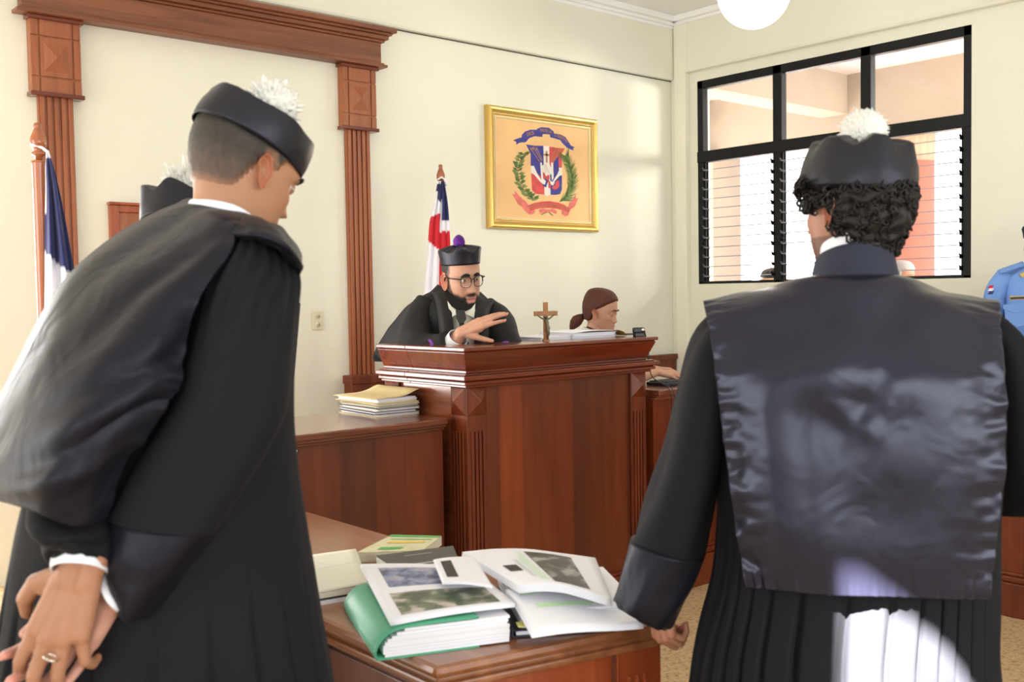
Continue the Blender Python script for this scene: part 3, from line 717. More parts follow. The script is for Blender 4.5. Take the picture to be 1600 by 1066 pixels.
# panelled door
def door():
    x0, x1, z1 = 2.085, 2.99, 1.985
    f = MB(); f.box((x0, YB-0.035, 0), (x0+0.05, YB, z1-0.012)).box((x1-0.05, YB-0.035, 0), (x1, YB, z1-0.012)).box((x0+0.05, YB-0.0345, z1-0.05), (x1-0.05, YB, z1-0.012)).box((x0-0.006, YB-0.045, z1-0.012), (x1+0.006, YB, z1+0.004))
    r = f.build('door_1', 'door_wood', bevel=0.004, kind='structure')
    l = MB(); l.box((x0+0.05, YB-0.016, 0.01), (x1-0.05, YB, z1-0.05))
    for a, b in ((x0+0.05, x0+0.17), (2.48, 2.60), (x1-0.17, x1-0.05)): l.box((a, YB-0.026, 0.01), (b, YB-0.01, z1-0.05))
    for a, b in ((0.01, 0.2), (0.85, 1.0), (z1-0.19, z1-0.05)):
        for c, d in ((x0+0.17, 2.48), (2.60, x1-0.17)): l.box((c, YB-0.0265, a), (d, YB-0.01, b))
    l.build('door_leaf', 'pilaster_wood', r, bevel=0.004)
    h = MB(); h.tube([(x1-0.11, YB-0.02, 1.0), (x1-0.11, YB-0.075, 1.0)], 0.012); h.ball((x1-0.11, YB-0.085, 1.0), 0.028)
    h.build('door_knob', 'gold_dull', r)
door()
# outlet
o = empty('wall_outlet', (3.365, YB, 1.25), 'small ivory socket plate on the wall left of the fluted pilaster', 'outlet')
MB().box((3.325, YB-0.008, 1.253), (3.405, YB, 1.370)).build('cover_plate', 'outlet_plastic', o, bevel=0.003)
for z in (1.285, 1.338): MB().tube([(3.365, YB-0.007, z), (3.365, YB-0.011, z)], 0.017, 16).build('socket_face', 'outlet_plastic', o)
for z in (1.285, 1.338):
    for dx in (-0.006, 0.006): MB().box((3.365+dx-0.0013, YB-0.0125, z-0.005), (3.365+dx+0.0013, YB-0.0105, z+0.006)).build('socket_slot', 'groove_dark', o)

# ---------------------------------------------------------------- window with louvres
def window():
    X0, X1 = XW+0.0, XW+0.07
    f = MB(); y0, y1, z0, z1 = W0, W1, WZ0, WZ1; t = 0.055
    f.box((X0, y0, z0), (X1, y0+t, z1)); f.box((X0, y1-t, z0), (X1, y1, z1)); f.box((X0, y0, z1-t-0.012), (X1, y1, z1)); f.box((X0, y0, z0), (X1, y1, z0+0.022))
    ZT = 2.555
    f.box((X0-0.01, y0, ZT-0.045), (X1, y1, ZT+0.045))
    for m in (4.672, 3.932):
        f.box((X0, m-0.040, ZT), (X1, m+0.040, z1)); f.box((X0, m-0.030, z0), (X1, m+0.030, ZT))
    r = f.build('window_1', 'black_metal', kind='structure', bevel=0.005)
    bays = ((4.702, y1-t), (3.962, 4.642), (y0+t, 3.902))
    for a, b in bays:
        MB().box((XW+0.03, a-0.01, ZT+0.04), (XW+0.034, b+0.01, z1-t-0.005)).build('pane', 'window_glass', r)
        l = MB(); n = 12; dz = (ZT-0.06-(z0+0.035))/n
        for i in range(n):
            z = z0+0.045+dz*(i+0.25)
            q = 0.10*(z-1.40)/7.4; l.prism([(XW-0.015, a+0.012, z), (XW+0.085, a+0.012, z+q), (XW+0.085, a+0.012, z+q-0.006), (XW-0.015, a+0.012, z-0.006)], (0, b-a-0.024, 0))
        l.build('louvre_blades', 'louvre_glass', r)
        c = MB()
        for yy, sg in ((a+0.008, 1), (b-0.008, -1)):
            c.box((XW+0.012, yy-0.008, z0+0.02), (XW+0.022, yy+0.008, ZT-0.04)); c.box((XW+0.045, yy-0.006, z0+0.02), (XW+0.052, yy+0.006, ZT-0.04))
            for i in range(n):
                z = z0+0.045+dz*(i+0.25); c.prism([(XW-0.035, yy-0.004, z+0.020), (XW+0.06, yy-0.004, z-0.002), (XW+0.06, yy-0.004, z-0.014), (XW-0.02, yy-0.004, z-0.006)], (0, 0.008, 0))
                c.tube([(XW+0.0, yy-sg*0.002, z-0.004), (XW+0.0, yy+sg*0.012, z-0.004)], 0.010, 8)
        c.build('louvre_clips', 'clip_metal' if a > 5 else 'black_metal', r)
        h = MB(); h.tube([(XW-0.02, b-0.015, 1.85), (XW-0.06, b-0.015, 1.87), (XW-0.075, b-0.02, 1.82)], 0.009, 8); h.ball((XW-0.01, b-0.015, 1.85), 0.022, 10)
        h.build('louvre_crank', 'black_metal', r)
window()

# ---------------------------------------------------------------- what the window looks onto
def outside():
    r = MB().box((9.3, -1, 3.0), (9.75, 9.2, 3.56)).box((6.99, 5.55, 3.18), (9.3, 5.85, 3.56)).box((6.99, 7.3, 3.05), (9.3, 7.6, 3.56))
    r.build('veranda_beam', 'outside_tan', label='tan beams of the veranda outside, above the round column', cat='beam')
    MB().box((6.99, -1, 3.56), (9.9, 9.2, 3.66)).build('veranda_ceiling', 'outside_pink', label='pale pink veranda ceiling seen through the upper panes', cat='ceiling')
    MB().box((9.25, 7.16, -0.1), (9.75, 7.65, 3.0)).build('veranda_pier', 'outside_tan', label='square tan pier outside at the left end of the window', cat='pier')
    c = empty('veranda_column', (9.52, 5.0, -0.1), 'round red column with fluted tan capital outside the louvres', 'column')
    MB().lathe((9.52, 5.0, -0.1), [(0.26, 0), (0.26, 0.12), (0.215, 0.14), (0.207, 2.76)], 40).build('shaft', 'outside_red', c)
    MB().lathe((9.52, 5.0, -0.1), [(0.212, 2.76), (0.216, 3.04)], 96, flute=lambda q, z: 1-0.045*max(0, math.cos(16*q))**2).build('capital', 'outside_capital', c)
    MB().lathe((9.52, 5.0, -0.1), [(0.22, 3.03), (0.255, 3.05), (0.255, 3.08), (0.23, 3.1)], 40).build('abacus', 'outside_pale', c)
    MB().box((6.99, -5, -0.15), (9.9, 12, -0.1)).build('yard_ground', 'outside_ground', label='pale sunlit paving outside the window', cat='ground', kind='structure')
    a = D(1182, 436, 19); g = MB(); g.box((a.x, a.y-1.0, -0.1), (a.x+3, a.y+0.1, 2.18)); g.box((a.x-0.02, a.y-0.75, 1.0), (a.x+0.1, a.y-0.35, 1.9), 1)
    g.build('distant_building', ['outside_pink', 'outside_red'], label='low pink building far outside beyond the left louvres', cat='building')
    a = D(1505, 436, 17); g = MB(); g.box((a.x, a.y-3.0, -0.1), (a.x+3, a.y, 2.05)); g.build('distant_wall', 'outside_pale', label='low tan wall far outside at the right end of the window', cat='wall')
outside()

# ---------------------------------------------------------------- globe pendant
gl = D(1178, -13, 5.43)
g = empty('globe_pendant_lamp', gl, 'glowing white glass globe hanging from the ceiling near the window', 'lamp')
MB().ball(gl, 0.19, 40).build('glass_globe', 'lamp_glass', g)
MB().tube([gl+Vector((0, 0, 0.20)), Vector((gl.x, gl.y, ZC))], 0.012).tube([gl+Vector((0, 0, 0.17)), gl+Vector((0, 0, 0.22))], 0.05, 20).tube([Vector((gl.x, gl.y, ZC-0.03)), Vector((gl.x, gl.y, ZC))], 0.07, 20).build('stem', 'clip_metal', g)
lamp('globe_light', 'POINT', gl-Vector((0, 0, 0.35)), gl-Vector((0, 0, 1)), 18, (1, 0.95, 0.85), 0.18)

# ---------------------------------------------------------------- judge's bench
def step(mb, x0, x1, y0, y1, layers, mi=0):
    ym = y1-0.22                                       # open at the back where the judge sits
    for za, zb, o in layers: mb.box((x0-o, y0-o, za), (x1+o, ym, zb), mi); mb.box((x0-o, ym, za), (x0+0.09, y1, zb), mi); mb.box((x1-0.09, ym, za), (x1+o, y1, zb), mi)
    return mb
def bench():
    x0, x1, y0, y1 = 2.60, 3.68, 3.25, 3.83
    r = empty('judges_bench', (3.14, y0, 0), 'tall polished mahogany bench in front of the judge', 'bench')
    MB().box((x0+0.10, y0+0.012, 0.10), (x1-0.10, y0+0.035, 1.085)).build('front_panel', 'bench_front_wood', r)
    MB().box((x0+0.015, y0+0.10, 0.10), (x0+0.035, y1-0.10, 1.085)).build('side_panel', 'bench_side_wood', r); MB().box((x1-0.035, y0+0.10, 0.10), (x1-0.015, y1-0.1, 1.085)).build('side_panel', 'bench_side_wood', r)
    MB().box((x0+0.03, y0+0.035, 0.1), (x1-0.03, y1-0.34, 1.08)).build('carcass', 'bench_wood', r)
    for px, py, fx, fy in ((x0, y0, -1, -1), (x1-0.105, y0, 1, -1), (x0, y1-0.105, -1, 0), (x1-0.105, y1-0.105, 1, 0)):
        c = MB(); c.box((px, py, 0.08), (px+0.105, py+0.105, 1.085))
        zA, zB = 0.965, 1.082; zm = (zA+zB)/2
        if fy < 0:
            a = py-0.001
            c.add([(px+.004, a, zA), (px+.101, a, zA), (px+.101, a, zB), (px+.004, a, zB), (px+.0525, a-0.030, zm)], [(0, 1, 4), (1, 2, 4), (2, 3, 4), (3, 0, 4)])
            for i in range(4): c.box((px+0.018+0.0195*i, a-0.006, 0.12), (px+0.029+0.0195*i, py+0.001, 0.90))
        a = px-0.001 if fx < 0 else px+0.106
        c.add([(a, py+.004, zA), (a, py+.101, zA), (a, py+.101, zB), (a, py+.004, zB), (a+fx*0.030, py+.0525, zm)], [(0, 4, 1), (1, 4, 2), (2, 4, 3), (3, 4, 0)] if fx < 0 else [(0, 1, 4), (1, 2, 4), (2, 3, 4), (3, 0, 4)])
        for i in range(4): c.box((min(a, a+fx*.006), py+0.018+0.0195*i, 0.12), (max(a, a+fx*.006), py+0.029+0.0195*i, 0.90))
        c.build('corner_post', 'bench_wood', r, bevel=0.0015)
    step(MB(), x0, x1, y0, y1, ((0, 0.13, 0.03), (0.13, 0.15, 0.02), (0.15, 0.165, 0.01))).build('plinth', 'bench_wood', r, bevel=0.005)
    step(MB(), x0, x1, y0, y1, ((1.08, 1.092, 0.018), (1.092, 1.106, 0.034), (1.106, 1.112, 0.028), (1.112, 1.130, 0.048), (1.130, 1.137, 0.03))).build('cornice', 'bench_moulding', r, bevel=0.004)
    f = MB(); a, b = 0.0, 0.036
    ym = y1-0.22
    f.hexa([(x0-a, y0-a, 1.137), (x1+a, y0-a, 1.137), (x1+a, ym, 1.137), (x0-a, ym, 1.137)], [(x0-b, y0-b, 1.222), (x1+b, y0-b, 1.222), (x1+b, ym, 1.222), (x0-b, ym, 1.222)])
    f.hexa([(x0-a, ym, 1.137), (x0+.09, ym, 1.137), (x0+.09, y1, 1.137), (x0-a, y1, 1.137)], [(x0-b, ym, 1.222), (x0+.09, ym, 1.222), (x0+.09, y1, 1.222), (x0-b, y1, 1.222)])
    f.hexa([(x1-.09, ym, 1.137), (x1+a, ym, 1.137), (x1+a, y1, 1.137), (x1-.09, y1, 1.137)], [(x1-.09, ym, 1.222), (x1+b, ym, 1.222), (x1+b, y1, 1.222), (x1-.09, y1, 1.222)])
    f.box((x0-0.004, y0-0.004, 1.1372), (x1+0.004, ym, 1.152)); f.box((x0-0.004, ym, 1.1372), (x0+.08, y1, 1.152))
    f.build('flared_fascia', 'bench_moulding', r, bevel=0.002)
    step(MB(), x0, x1, y0, y1, ((1.221, 1.228, 0.032), (1.228, 1.244, 0.044))).build('bench_top', 'bench_moulding', r, bevel=0.004)
bench()
def left_desk():
    x0, x1, y0, y1 = 1.30, 2.565, 3.37, 3.86
    r = empty('long_wooden_desk', (1.8, y0, 0), 'lower wooden desk joined to the left side of the judge\'s bench', 'desk')
    MB().box((x0, y0, 0.08), (x1, y0+0.02, 0.91)).build('front_panel', 'desk_front_wood', r)
    MB().box((x0, y0+0.02, 0.05), (x1, y1-0.02, 0.905)).build('carcass', 'bench_wood', r)
    MB().box((x0-0.01, y0-0.02, 0), (x1, y1, 0.12)).build('plinth', 'bench_wood', r, bevel=0.005)
    t = MB(); t.box((x0-0.02, y0-0.018, 0.905), (x1, y1, 0.918)).box((x0-0.03, y0-0.030, 0.918), (x1, y1, 0.930)).box((x0-0.04, y0-0.042, 0.930), (x1, y1, 0.955))
    t.build('desk_top', 'desk_top_wood', r, bevel=0.006)
    k = PY(461, 705, y0); MB().tube([(k.x, y0, k.z), (k.x, y0-0.014, k.z)], 0.009, 12).build('drawer_knob', 'silver', r)
left_desk()
def clerk_desk():
    r = empty('clerk_desk', (4.3, 3.3, 0), 'wooden clerk desk to the right of the judge\'s bench, running behind the right lawyer', 'desk')
    f = MB().box((3.73, 3.25, 0.08), (4.66, 3.27, 0.945)).box((4.64, -1.2, 0.08), (4.66, 3.27, 0.945))
    f.build('front_panel', 'bench_wood', r)
    MB().box((3.73, 3.27, 0.05), (5.15, 3.42, 0.94)).box((4.66, -1.2, 0.05), (4.75, 3.27, 0.94)).build('carcass', 'bench_wood', r)
    p = MB()
    for za, zb, o in ((0, 0.15, 0.045), (0.15, 0.175, 0.03), (0.175, 0.19, 0.015)):
        p.box((3.73, 3.25-o, za), (4.64-o, 3.26, zb)); p.box((4.64-o, -1.2, za), (4.65, 3.26, zb))
    p.build('plinth', 'bench_wood', r, bevel=0.005)
    t = MB()
    for za, zb, o in ((0.94, 0.952, 0.012), (0.952, 0.962, 0.022), (0.962, 0.988, 0.035)):
        t.box((3.735, 3.25-o, za), (5.2, 3.80, zb)); t.box((4.64-o, -1.2, za), (5.2, 3.25-o, zb))
    t.build('desk_top', 'desk_top_wood', r, bevel=0.004)
clerk_desk()
MB().box((1.9, 3.9, 0), (5.3, 5.0, 0.22)).build('trim_6', 'bench_wood', kind='structure')

# ---------------------------------------------------------------- table in the foreground
def table():
    zt = 0.76; A, B_, C_, D_ = Vector((1.135, 1.525, 0)), Vector((1.685, 1.405, 0)), Vector((1.70, 3.15, 0)), Vector((1.135, 3.15, 0))
    r = empty('lawyers_table', (1.4, 2.2, 0), 'wooden table in the foreground under the piled case files', 'table')
    def lay(mb, o, z0, z1, i=0.0):
        c = (A+B_+C_+D_)/4; q = []
        for p, sx, sy in ((A, -1, -1), (B_, 1, -1), (C_, 1, 1), (D_, -1, 1)): q.append(p+Vector((sx*o, sy*o, 0)))
        mb.hexa([p+Vector((0, 0, z0)) for p in q], [p+Vector((0, 0, z1)) for p in q])
    t = MB(); lay(t, 0.0, zt-0.026, zt); t.build('table_top', 'table_top_wood', r, bevel=0.012)
    t = MB(); lay(t, -0.012, zt-0.038, zt-0.024); lay(t, -0.004, zt-0.052, zt-0.036); t.build('edge_moulding', 'table_top_wood', r, bevel=0.005)
    q = [A+Vector((.03, .03, 0)), B_+Vector((-.03, .03, 0)), C_+Vector((-.03, -.03, 0)), D_+Vector((.03, -.03, 0))]
    t = MB(); t.hexa([p+Vector((0, 0, 0.06)) for p in q], [p+Vector((0, 0, zt-0.05)) for p in q]); t.build('carcass', 'table_side_wood', r)
    e = (q[1]-q[0]).normalized(); n = Vector((e.y, -e.x, 0)); L = (q[1]-q[0]).length
    def plate(a, b, z0, z1, th, m, nm, off=0.0, bevel=0.002):
        p0, p1 = q[0]+e*a+n*off, q[0]+e*b+n*off; MB().hexa([v+Vector((0, 0, z0)) for v in (p0+n*th, p1+n*th, p1, p0)], [v+Vector((0, 0, z1)) for v in (p0+n*th, p1+n*th, p1, p0)]).build(nm, m, r, bevel=bevel)
    plate(0.0, 0.085, 0.06, zt-0.052, 0.010, 'table_front_wood', 'corner_post'); plate(L-0.11, L, 0.06, zt-0.052, 0.010, 'table_front_wood', 'corner_post')
    plate(0.095, L-0.12, 0.06, zt-0.052, 0.006, 'table_front_wood', 'front_panel')
    s = MB()
    for i in range(3):
        a = L-0.085+0.02*i; p0, p1 = q[0]+e*a, q[0]+e*(a+0.008)
        s.hexa([v+Vector((0, 0, 0.12)) for v in (p0+n*.014, p1+n*.014, p1, p0)], [v+Vector((0, 0, 0.655)) for v in (p0+n*.014, p1+n*.014, p1, p0)])
    s.build('flutes', 'table_front_wood', r, bevel=0.002)
    X = q[0].x-0.008
    for a, b in ((q[0].y+0.05, q[0].y+0.40), (q[0].y+0.415, q[0].y+0.78), (q[0].y+0.795, 3.1)):
        MB().box((X, a, 0.08), (q[0].x+0.002, b, zt-0.07)).build('side_panel', 'table_side_wood', r, bevel=0.002)
    MB().hexa([p+Vector((0, 0, 0)) for p in q], [p+Vector((0, 0, 0.07)) for p in q]).build('plinth', 'table_side_wood', r)
table()
# ---------------------------------------------------------------- lettering
def text_mesh(s, size=1.0, ext=0.0):
    c = bpy.data.curves.new('t', 'FONT'); c.body = s; c.size = size; c.align_x = 'CENTER'; c.align_y = 'CENTER'; c.extrude = ext; c.offset = 0.012*size
    o = bpy.data.objects.new('t', c); COL.objects.link(o); dg = bpy.context.evaluated_depsgraph_get(); dg.update()
    me = o.evaluated_get(dg).to_mesh(); V = [v.co.copy() for v in me.vertices]; F = [tuple(p.vertices) for p in me.polygons]
    o.evaluated_get(dg).to_mesh_clear(); bpy.data.objects.remove(o); bpy.data.curves.remove(c); return V, F
def put_text(mb, s, size, o, x, y, mi=0):
    V, F = text_mesh(s, size); mb.add([Vector(o)+Vector(x)*v.x+Vector(y)*v.y for v in V], F, mi)

# ---------------------------------------------------------------- framed coat of arms
def picture():
    x0, x1, z0, z1, yw = 4.757, 5.868, 1.928, 2.800, YB
    r = empty('framed_painting', ((x0+x1)/2, yw, z0), 'gold-framed painted coat of arms hanging on the cream back wall', 'painting')
    # mitred moulded frame: profile (inset from the outer edge, height off the wall)
    def sweep(prof, m, nm):
        mb = MB(); vs = []
        for i, h in prof:
            vs += [(x0+i, yw-h, z0+i), (x1-i, yw-h, z0+i), (x1-i, yw-h, z1-i), (x0+i, yw-h, z1-i)]
        n = len(prof); fs = [(a*4+k, a*4+(k+1) % 4, (a+1)*4+(k+1) % 4, (a+1)*4+k) for a in range(n-1) for k in range(4)]
        mb.add(vs, fs); return mb.build(nm, m, r)
    sweep([(0, 0), (0, 0.03), (0.006, 0.045), (0.016, 0.052), (0.028, 0.050), (0.038, 0.042), (0.046, 0.034)], 'gold', 'frame')
    sweep([(0.046, 0.034), (0.050, 0.038), (0.058, 0.036), (0.064, 0.027), (0.072, 0.026)], 'gold_dull', 'inner_moulding')
    sweep([(0.072, 0.026), (0.074, 0.030), (0.080, 0.028), (0.082, 0.018)], 'liner', 'liner')
    MB().box((x0+0.08, yw-0.019, z0+0.08), (x1-0.08, yw-0.004, z1-0.08)).build('canvas', 'canvas', r)
    ix0, ix1, iz0, iz1 = x0+0.082, x1-0.082, z0+0.082, z1-0.082
    def Cc(cx, cy, o=0.0):
        u = (cx-172)/(885-172); top, bot = 160+90*u, 915+40*u; v = (cy-top)/(bot-top)
        u2 = u*(1+0.06*(1-u))                          # undo a little foreshortening
        return Vector((ix0+(ix1-ix0)*u2, yw-0.0192-o, iz1-(iz1-iz0)*v))
    M_ = ['paint_blue', 'paint_red', 'paint_white', 'paint_gold', 'paint_green', 'paint_leaf', 'paint_rose']
    mb = MB(); lv = [0]
    def poly(pts, mi, o): mb.add([Cc(x, y, o*0.0004) for x, y in pts], [tuple(range(len(pts)))[::-1]], mi)
    def stroke(a, b, w_, mi, o):
        a, b = Vector(a), Vector(b); n = (b-a).normalized(); n = Vector((-n.y, n.x))*w_/2; poly([a+n, b+n, b-n, a-n], mi, o)
    poly([(357,290),(380,265),(420,250),(475,250),(478,268),(510,285),(510,305),(450,300),(410,315),(385,345),(340,350),(315,367),(318,345),(295,332),(340,312),(355,308)], 0, 1)
    poly([(468,244),(500,230),(560,235),(595,262),(600,280),(590,290),(540,283),(480,285),(473,270)], 0, 2)
    poly([(565,290),(600,278),(650,285),(690,305),(712,335),(735,370),(768,385),(752,392),(755,410),(700,385),(665,352),(650,330),(600,315),(570,308)], 0, 1)
    sh = [(385,362),(450,372),(515,372),(560,378),(620,388),(685,392),(660,430),(658,700),(640,742),(600,748),(560,745),(540,758),(520,745),(450,738),(425,710),(418,430)]
    poly(sh, 2, 1)
    poly([(385,362),(450,372),(515,372),(515,530),(418,525),(418,430)], 0, 2); poly([(560,378),(620,388),(685,392),(660,430),(658,540),(560,535)], 1, 2)
    poly([(420,580),(515,582),(518,745),(450,738),(425,710)], 1, 2); poly([(563,590),(658,598),(656,705),(640,742),(600,748),(565,745)], 0, 2)
    for a, b in (((415,385),(485,495)), ((440,380),(500,490)), ((462,385),(505,480)), ((660,395),(590,500)), ((640,400),(580,490)), ((612,395),(570,480))): stroke(a, b, 5, 3, 3)
    for x, y in ((422,395), (436,392), (464,398), (650,402), (632,405), (608,402)): poly([(x-5,y-12),(x+6,y+2),(x+2,y+14),(x-8,y)], 3, 4)
    poly([(440,500),(485,500),(500,620),(485,600),(445,560)], 0, 3); poly([(592,500),(630,450),(635,590),(600,640),(588,560)], 0, 3); poly([(418,525),(440,525),(470,595),(500,640),(490,650),(440,590),(420,580)], 2, 4)
    poly([(658,545),(640,545),(620,590),(585,640),(590,652),(640,600),(658,598)], 2, 4); poly([(488,500),(500,500),(510,640),(495,640)], 2, 5); poly([(570,500),(588,500),(590,620),(575,640)], 2, 5)
    poly([(502,570),(560,600),(555,640),(540,660),(520,640),(505,620)], 1, 3); poly([(495,650),(525,620),(545,640),(530,690),(510,680)], 0, 5); poly([(550,640),(578,650),(560,700),(548,690)], 1, 5)
    poly([(575,690),(600,670),(610,640),(632,635),(636,680),(615,705),(590,708)], 1, 4); poly([(480,640),(510,622),(530,640),(520,670),(500,660)], 2, 6); poly([(560,640),(600,650),(585,676),(566,668)], 2, 6)
    poly([(500,522),(556,503),(582,568),(530,606)], 2, 7); stroke((527,514), (556,588), 2.5, 3, 8)
    for k in range(5): stroke((512+k*2.5,530+k*12), (530+k*2.5,523+k*12), 2, 3, 8)
    stroke((538,412), (538,500), 13, 3, 8); stroke((515,440), (562,444), 13, 3, 8)
    rng = random.Random(3)
    st_ = resample([(372,440,0), (325,540,0), (340,660,0), (380,740,0), (450,790,0)], 24)
    for i in range(23): stroke(st_[i][:2], st_[i+1][:2], 4, 4, 1)
    for i in range(0, 24):
        for sg in (-1, 1):
            x, y = st_[i][:2]; a = rng.uniform(-0.5, 0.5)+sg*1.0-1.57; L = rng.uniform(40, 56)
            dx, dy = math.cos(a)*L, math.sin(a)*L; nx, ny = -dy*0.26, dx*0.26; poly([(x, y), (x+dx*.5+nx, y+dy*.5+ny), (x+dx, y+dy), (x+dx*.5-nx, y+dy*.5-ny)], 4 if rng.random() < .6 else 5, 2+(i+sg) % 3)
        if i % 3 == 0: x, y = st_[i][:2]; poly([(x+12+5*math.cos(t), y+5*math.sin(t)) for t in np.linspace(0, 6, 8)], 1, 6)
    st_ = resample([(635,800,0), (705,750,0), (738,660,0), (730,560,0), (690,455,0)], 70)
    for i in range(69): stroke(st_[i][:2], st_[i+1][:2], 6, 4, 1)
    for i in range(2, 70):
        x, y = st_[i][:2]; tx, ty = st_[min(i+1, 69)][:2]-st_[i-1][:2]; ta = math.atan2(ty, tx)
        for sg in (-1, 1):
            a = ta+sg*rng.uniform(0.45, 0.75); L = rng.uniform(62, 98); dx, dy = math.cos(a)*L, math.sin(a)*L; nx, ny = -dy*0.055, dx*0.055
            poly([(x+nx, y+ny), (x+dx, y+dy), (x-nx, y-ny)], 5 if rng.random() < .55 else 4, 2+i % 3)
    poly([(280,735),(302,747),(298,713),(350,775),(375,792),(400,830),(440,850),(445,880),(420,897),(400,895),(370,870),(350,840),(320,815)], 6, 2)
    poly([(793,770),(768,778),(772,742),(735,795),(715,810),(702,845),(650,868),(650,895),(680,912),(705,905),(725,860),(760,838)], 6, 2)
    poly([(398,825),(440,808),(500,797),(560,795),(620,806),(670,822),(712,850),(712,882),(665,866),(600,852),(540,846),(480,850),(440,858),(408,870)], 1, 4)
    poly([(472,862),(500,852),(545,860),(580,852),(615,872),(605,895),(575,880),(545,874),(510,885),(482,890)], 6, 5); stroke((490,900), (540,876), 6, 4, 4); stroke((580,905), (545,876), 6, 4, 4)
    def arc_text(s, a, b, h, size):
        n = len(s)
        for i, ch in enumerate(s):
            if ch == ' ': continue
            t = i/(n-1) if n > 1 else .5; x = a[0]+(b[0]-a[0])*t; y = a[1]+(b[1]-a[1])*t-h*4*t*(1-t)
            sl = math.atan2((b[1]-a[1])-h*4*(1-2*t), b[0]-a[0])
            o = Cc(x, y, 0.0030); p = Cc(x+10*math.cos(sl), y+10*math.sin(sl), 0.0030); X = (p-o).normalized(); Z = Vector((-X.z, 0, X.x))
            put_text(mb, ch, size, o, X, Z, 3)
    arc_text('DIOS', (400,286), (438,276), 0, 0.036); arc_text('PATRIA', (497,255), (572,268), 2, 0.036); arc_text('LIBERTAD', (608,290), (700,338), 5, 0.033)
    arc_text('REPUBLICA DOMINICANA', (412,846), (700,862), 28, 0.031)
    mb.build('coat_of_arms', M_, r)
picture()

# ---------------------------------------------------------------- flags on turned wooden poles
def flag(base, top, tpl, lab, rp_=0.023):
    r = empty('flag_on_pole', base, lab, 'flag', None); b = Vector(base)
    p = MB(); p.lathe(b, [(0.16, 0), (0.16, 0.03), (0.12, 0.05), (0.05, 0.07), (0.035, 0.12), (rp_, 0.16)], 28); p.build('pole_base', 'pole_wood', r)
    p = MB(); p.lathe(b, [(rp_, 0.12), (rp_*1.02, 1.0), (rp_*1.05, top-0.175), (rp_*1.12, top-0.165), (rp_*1.12, top-0.155), (rp_*0.6, top-0.15)], 24); p.build('pole', 'pole_wood', r)
    p = MB(); p.lathe(b, [(rp_*0.5, top-0.152), (rp_*0.62, top-0.135), (rp_*1.05, top-0.130), (rp_*1.10, top-0.123), (rp_*0.55, top-0.115), (rp_*0.9, top-0.105), (rp_*1.22, top-0.085), (rp_*1.18, top-0.065), (rp_*0.8, top-0.04), (rp_*0.52, top-0.025), (rp_*0.60, top-0.018), (rp_*0.55, top-0.004), (0.003, top)], 24)
    p.build('finial', 'pole_wood', r); return r
# left flag: hangs from the cord under the finial and falls away to the right of the pole
bp_ = D(66, 400, 4.2); zt_ = D(60, 193, 4.2).z
fl = flag((bp_.x, bp_.y, 0), zt_, None, 'blue, white and red flag on a wooden pole at the far left', 0.026)
def flagrows(pts, d0, amp, fr):
    rows = []
    for (xl, xr, y) in pts:
        row = []
        for k in range(13):
            t = k/12; row.append(D(xl+(xr-xl)*t, y, d0+amp*min(1, (xr-xl)/35)*math.sin(fr*t*6.28+y*0.004)-0.02))
        rows.append(row)
    return rows
cb, cw, crd = (0.022, 0.03, 0.135), (0.84, 0.84, 0.90), (0.62, 0.02, 0.035)
def lcol(u, v, p):
    s = D(0, 0, 1)  # unused anchor keeps the signature simple
    z = p[2]; zz = (z-1.45)
    if v < 0.10 and u < 0.30: return cw
    lim = 1.655-0.105*v; low = 1.36-0.05*v
    if u < 0.05: return cw
    if z > lim: return cb
    if z > low: return cw
    return crd
mb = MB(); surf(mb, flagrows([(72, 76, 235), (71, 84, 262), (71, 93, 300), (70, 103, 350), (70, 112, 400), (70, 121, 450), (69, 130, 520), (68, 138, 640), (67, 142, 760), (67, 140, 830)], 4.17, 0.022, 2.2), 70, 60, mi=0, col=lcol)
mb.build('flag_cloth', 'cloth_flag', fl, solid=0.002)
mb = MB(); q = D(70, 229, 4.17); mb.tube([D(47, 226, 4.15), D(58, 228, 4.16), D(66, 231, 4.165), D(75, 238, 4.17), D(78, 252, 4.17)], 0.006, 8); mb.build('tie_cord', 'flag_white', fl)
# flag behind the judge
bp_ = PY(689, 300, 5.25); zt_ = PY(689, 257, 5.25).z; dd = (bp_-EYE).dot(CF)
fj = flag((bp_.x, bp_.y, 0), zt_, None, 'folded flag in red, white and blue on a pole behind the judge', 0.022)
def jcol(u, v, p):
    z = p[2]; f = D(689, 0, dd); y = 0
    # height bands differ between the left and right folds
    zz = z
    Z = lambda py: D(689, py, dd).z
    if v < 0.52:
        if zz > Z(289): return cw
        if zz > Z(318)+0.10*(0.5-v): return cb if v > 0.22 or zz > Z(300) else cw
        if zz > Z(340)+0.05*v: return cw
        if zz > Z(384+28*(v-0.25)): return crd
        return cw
    if zz > Z(284): return cw
    if zz > Z(345): return cb if v > 0.62 else (cw if zz < Z(312) else cb)
    if zz > Z(363): return cw
    if zz > Z(470): return crd
    return cw
rows = []
for (xl, xr, y) in ((684, 694, 283), (681, 697, 300), (677, 700, 322), (671, 702, 350), (668, 704, 390), (664, 707, 430), (660, 710, 480), (656, 713, 560), (655, 714, 700), (656, 712, 800)):
    rows.append([D(xl+(xr-xl)*k/12, y, dd-0.03-0.03*abs(math.sin(3.4*k/12*3.14+0.3))) for k in range(13)])
mb = MB(); surf(mb, rows, 120, 70, col=jcol); mb.build('flag_cloth', 'cloth_flag', fj, solid=0.002)
mb = MB(); mb.tube([D(684, 281, dd-.03), D(690, 277, dd-.04), D(696, 281, dd-.03), D(697, 290, dd-.04)], 0.006, 8); mb.build('tie_cord', 'flag_white', fj)

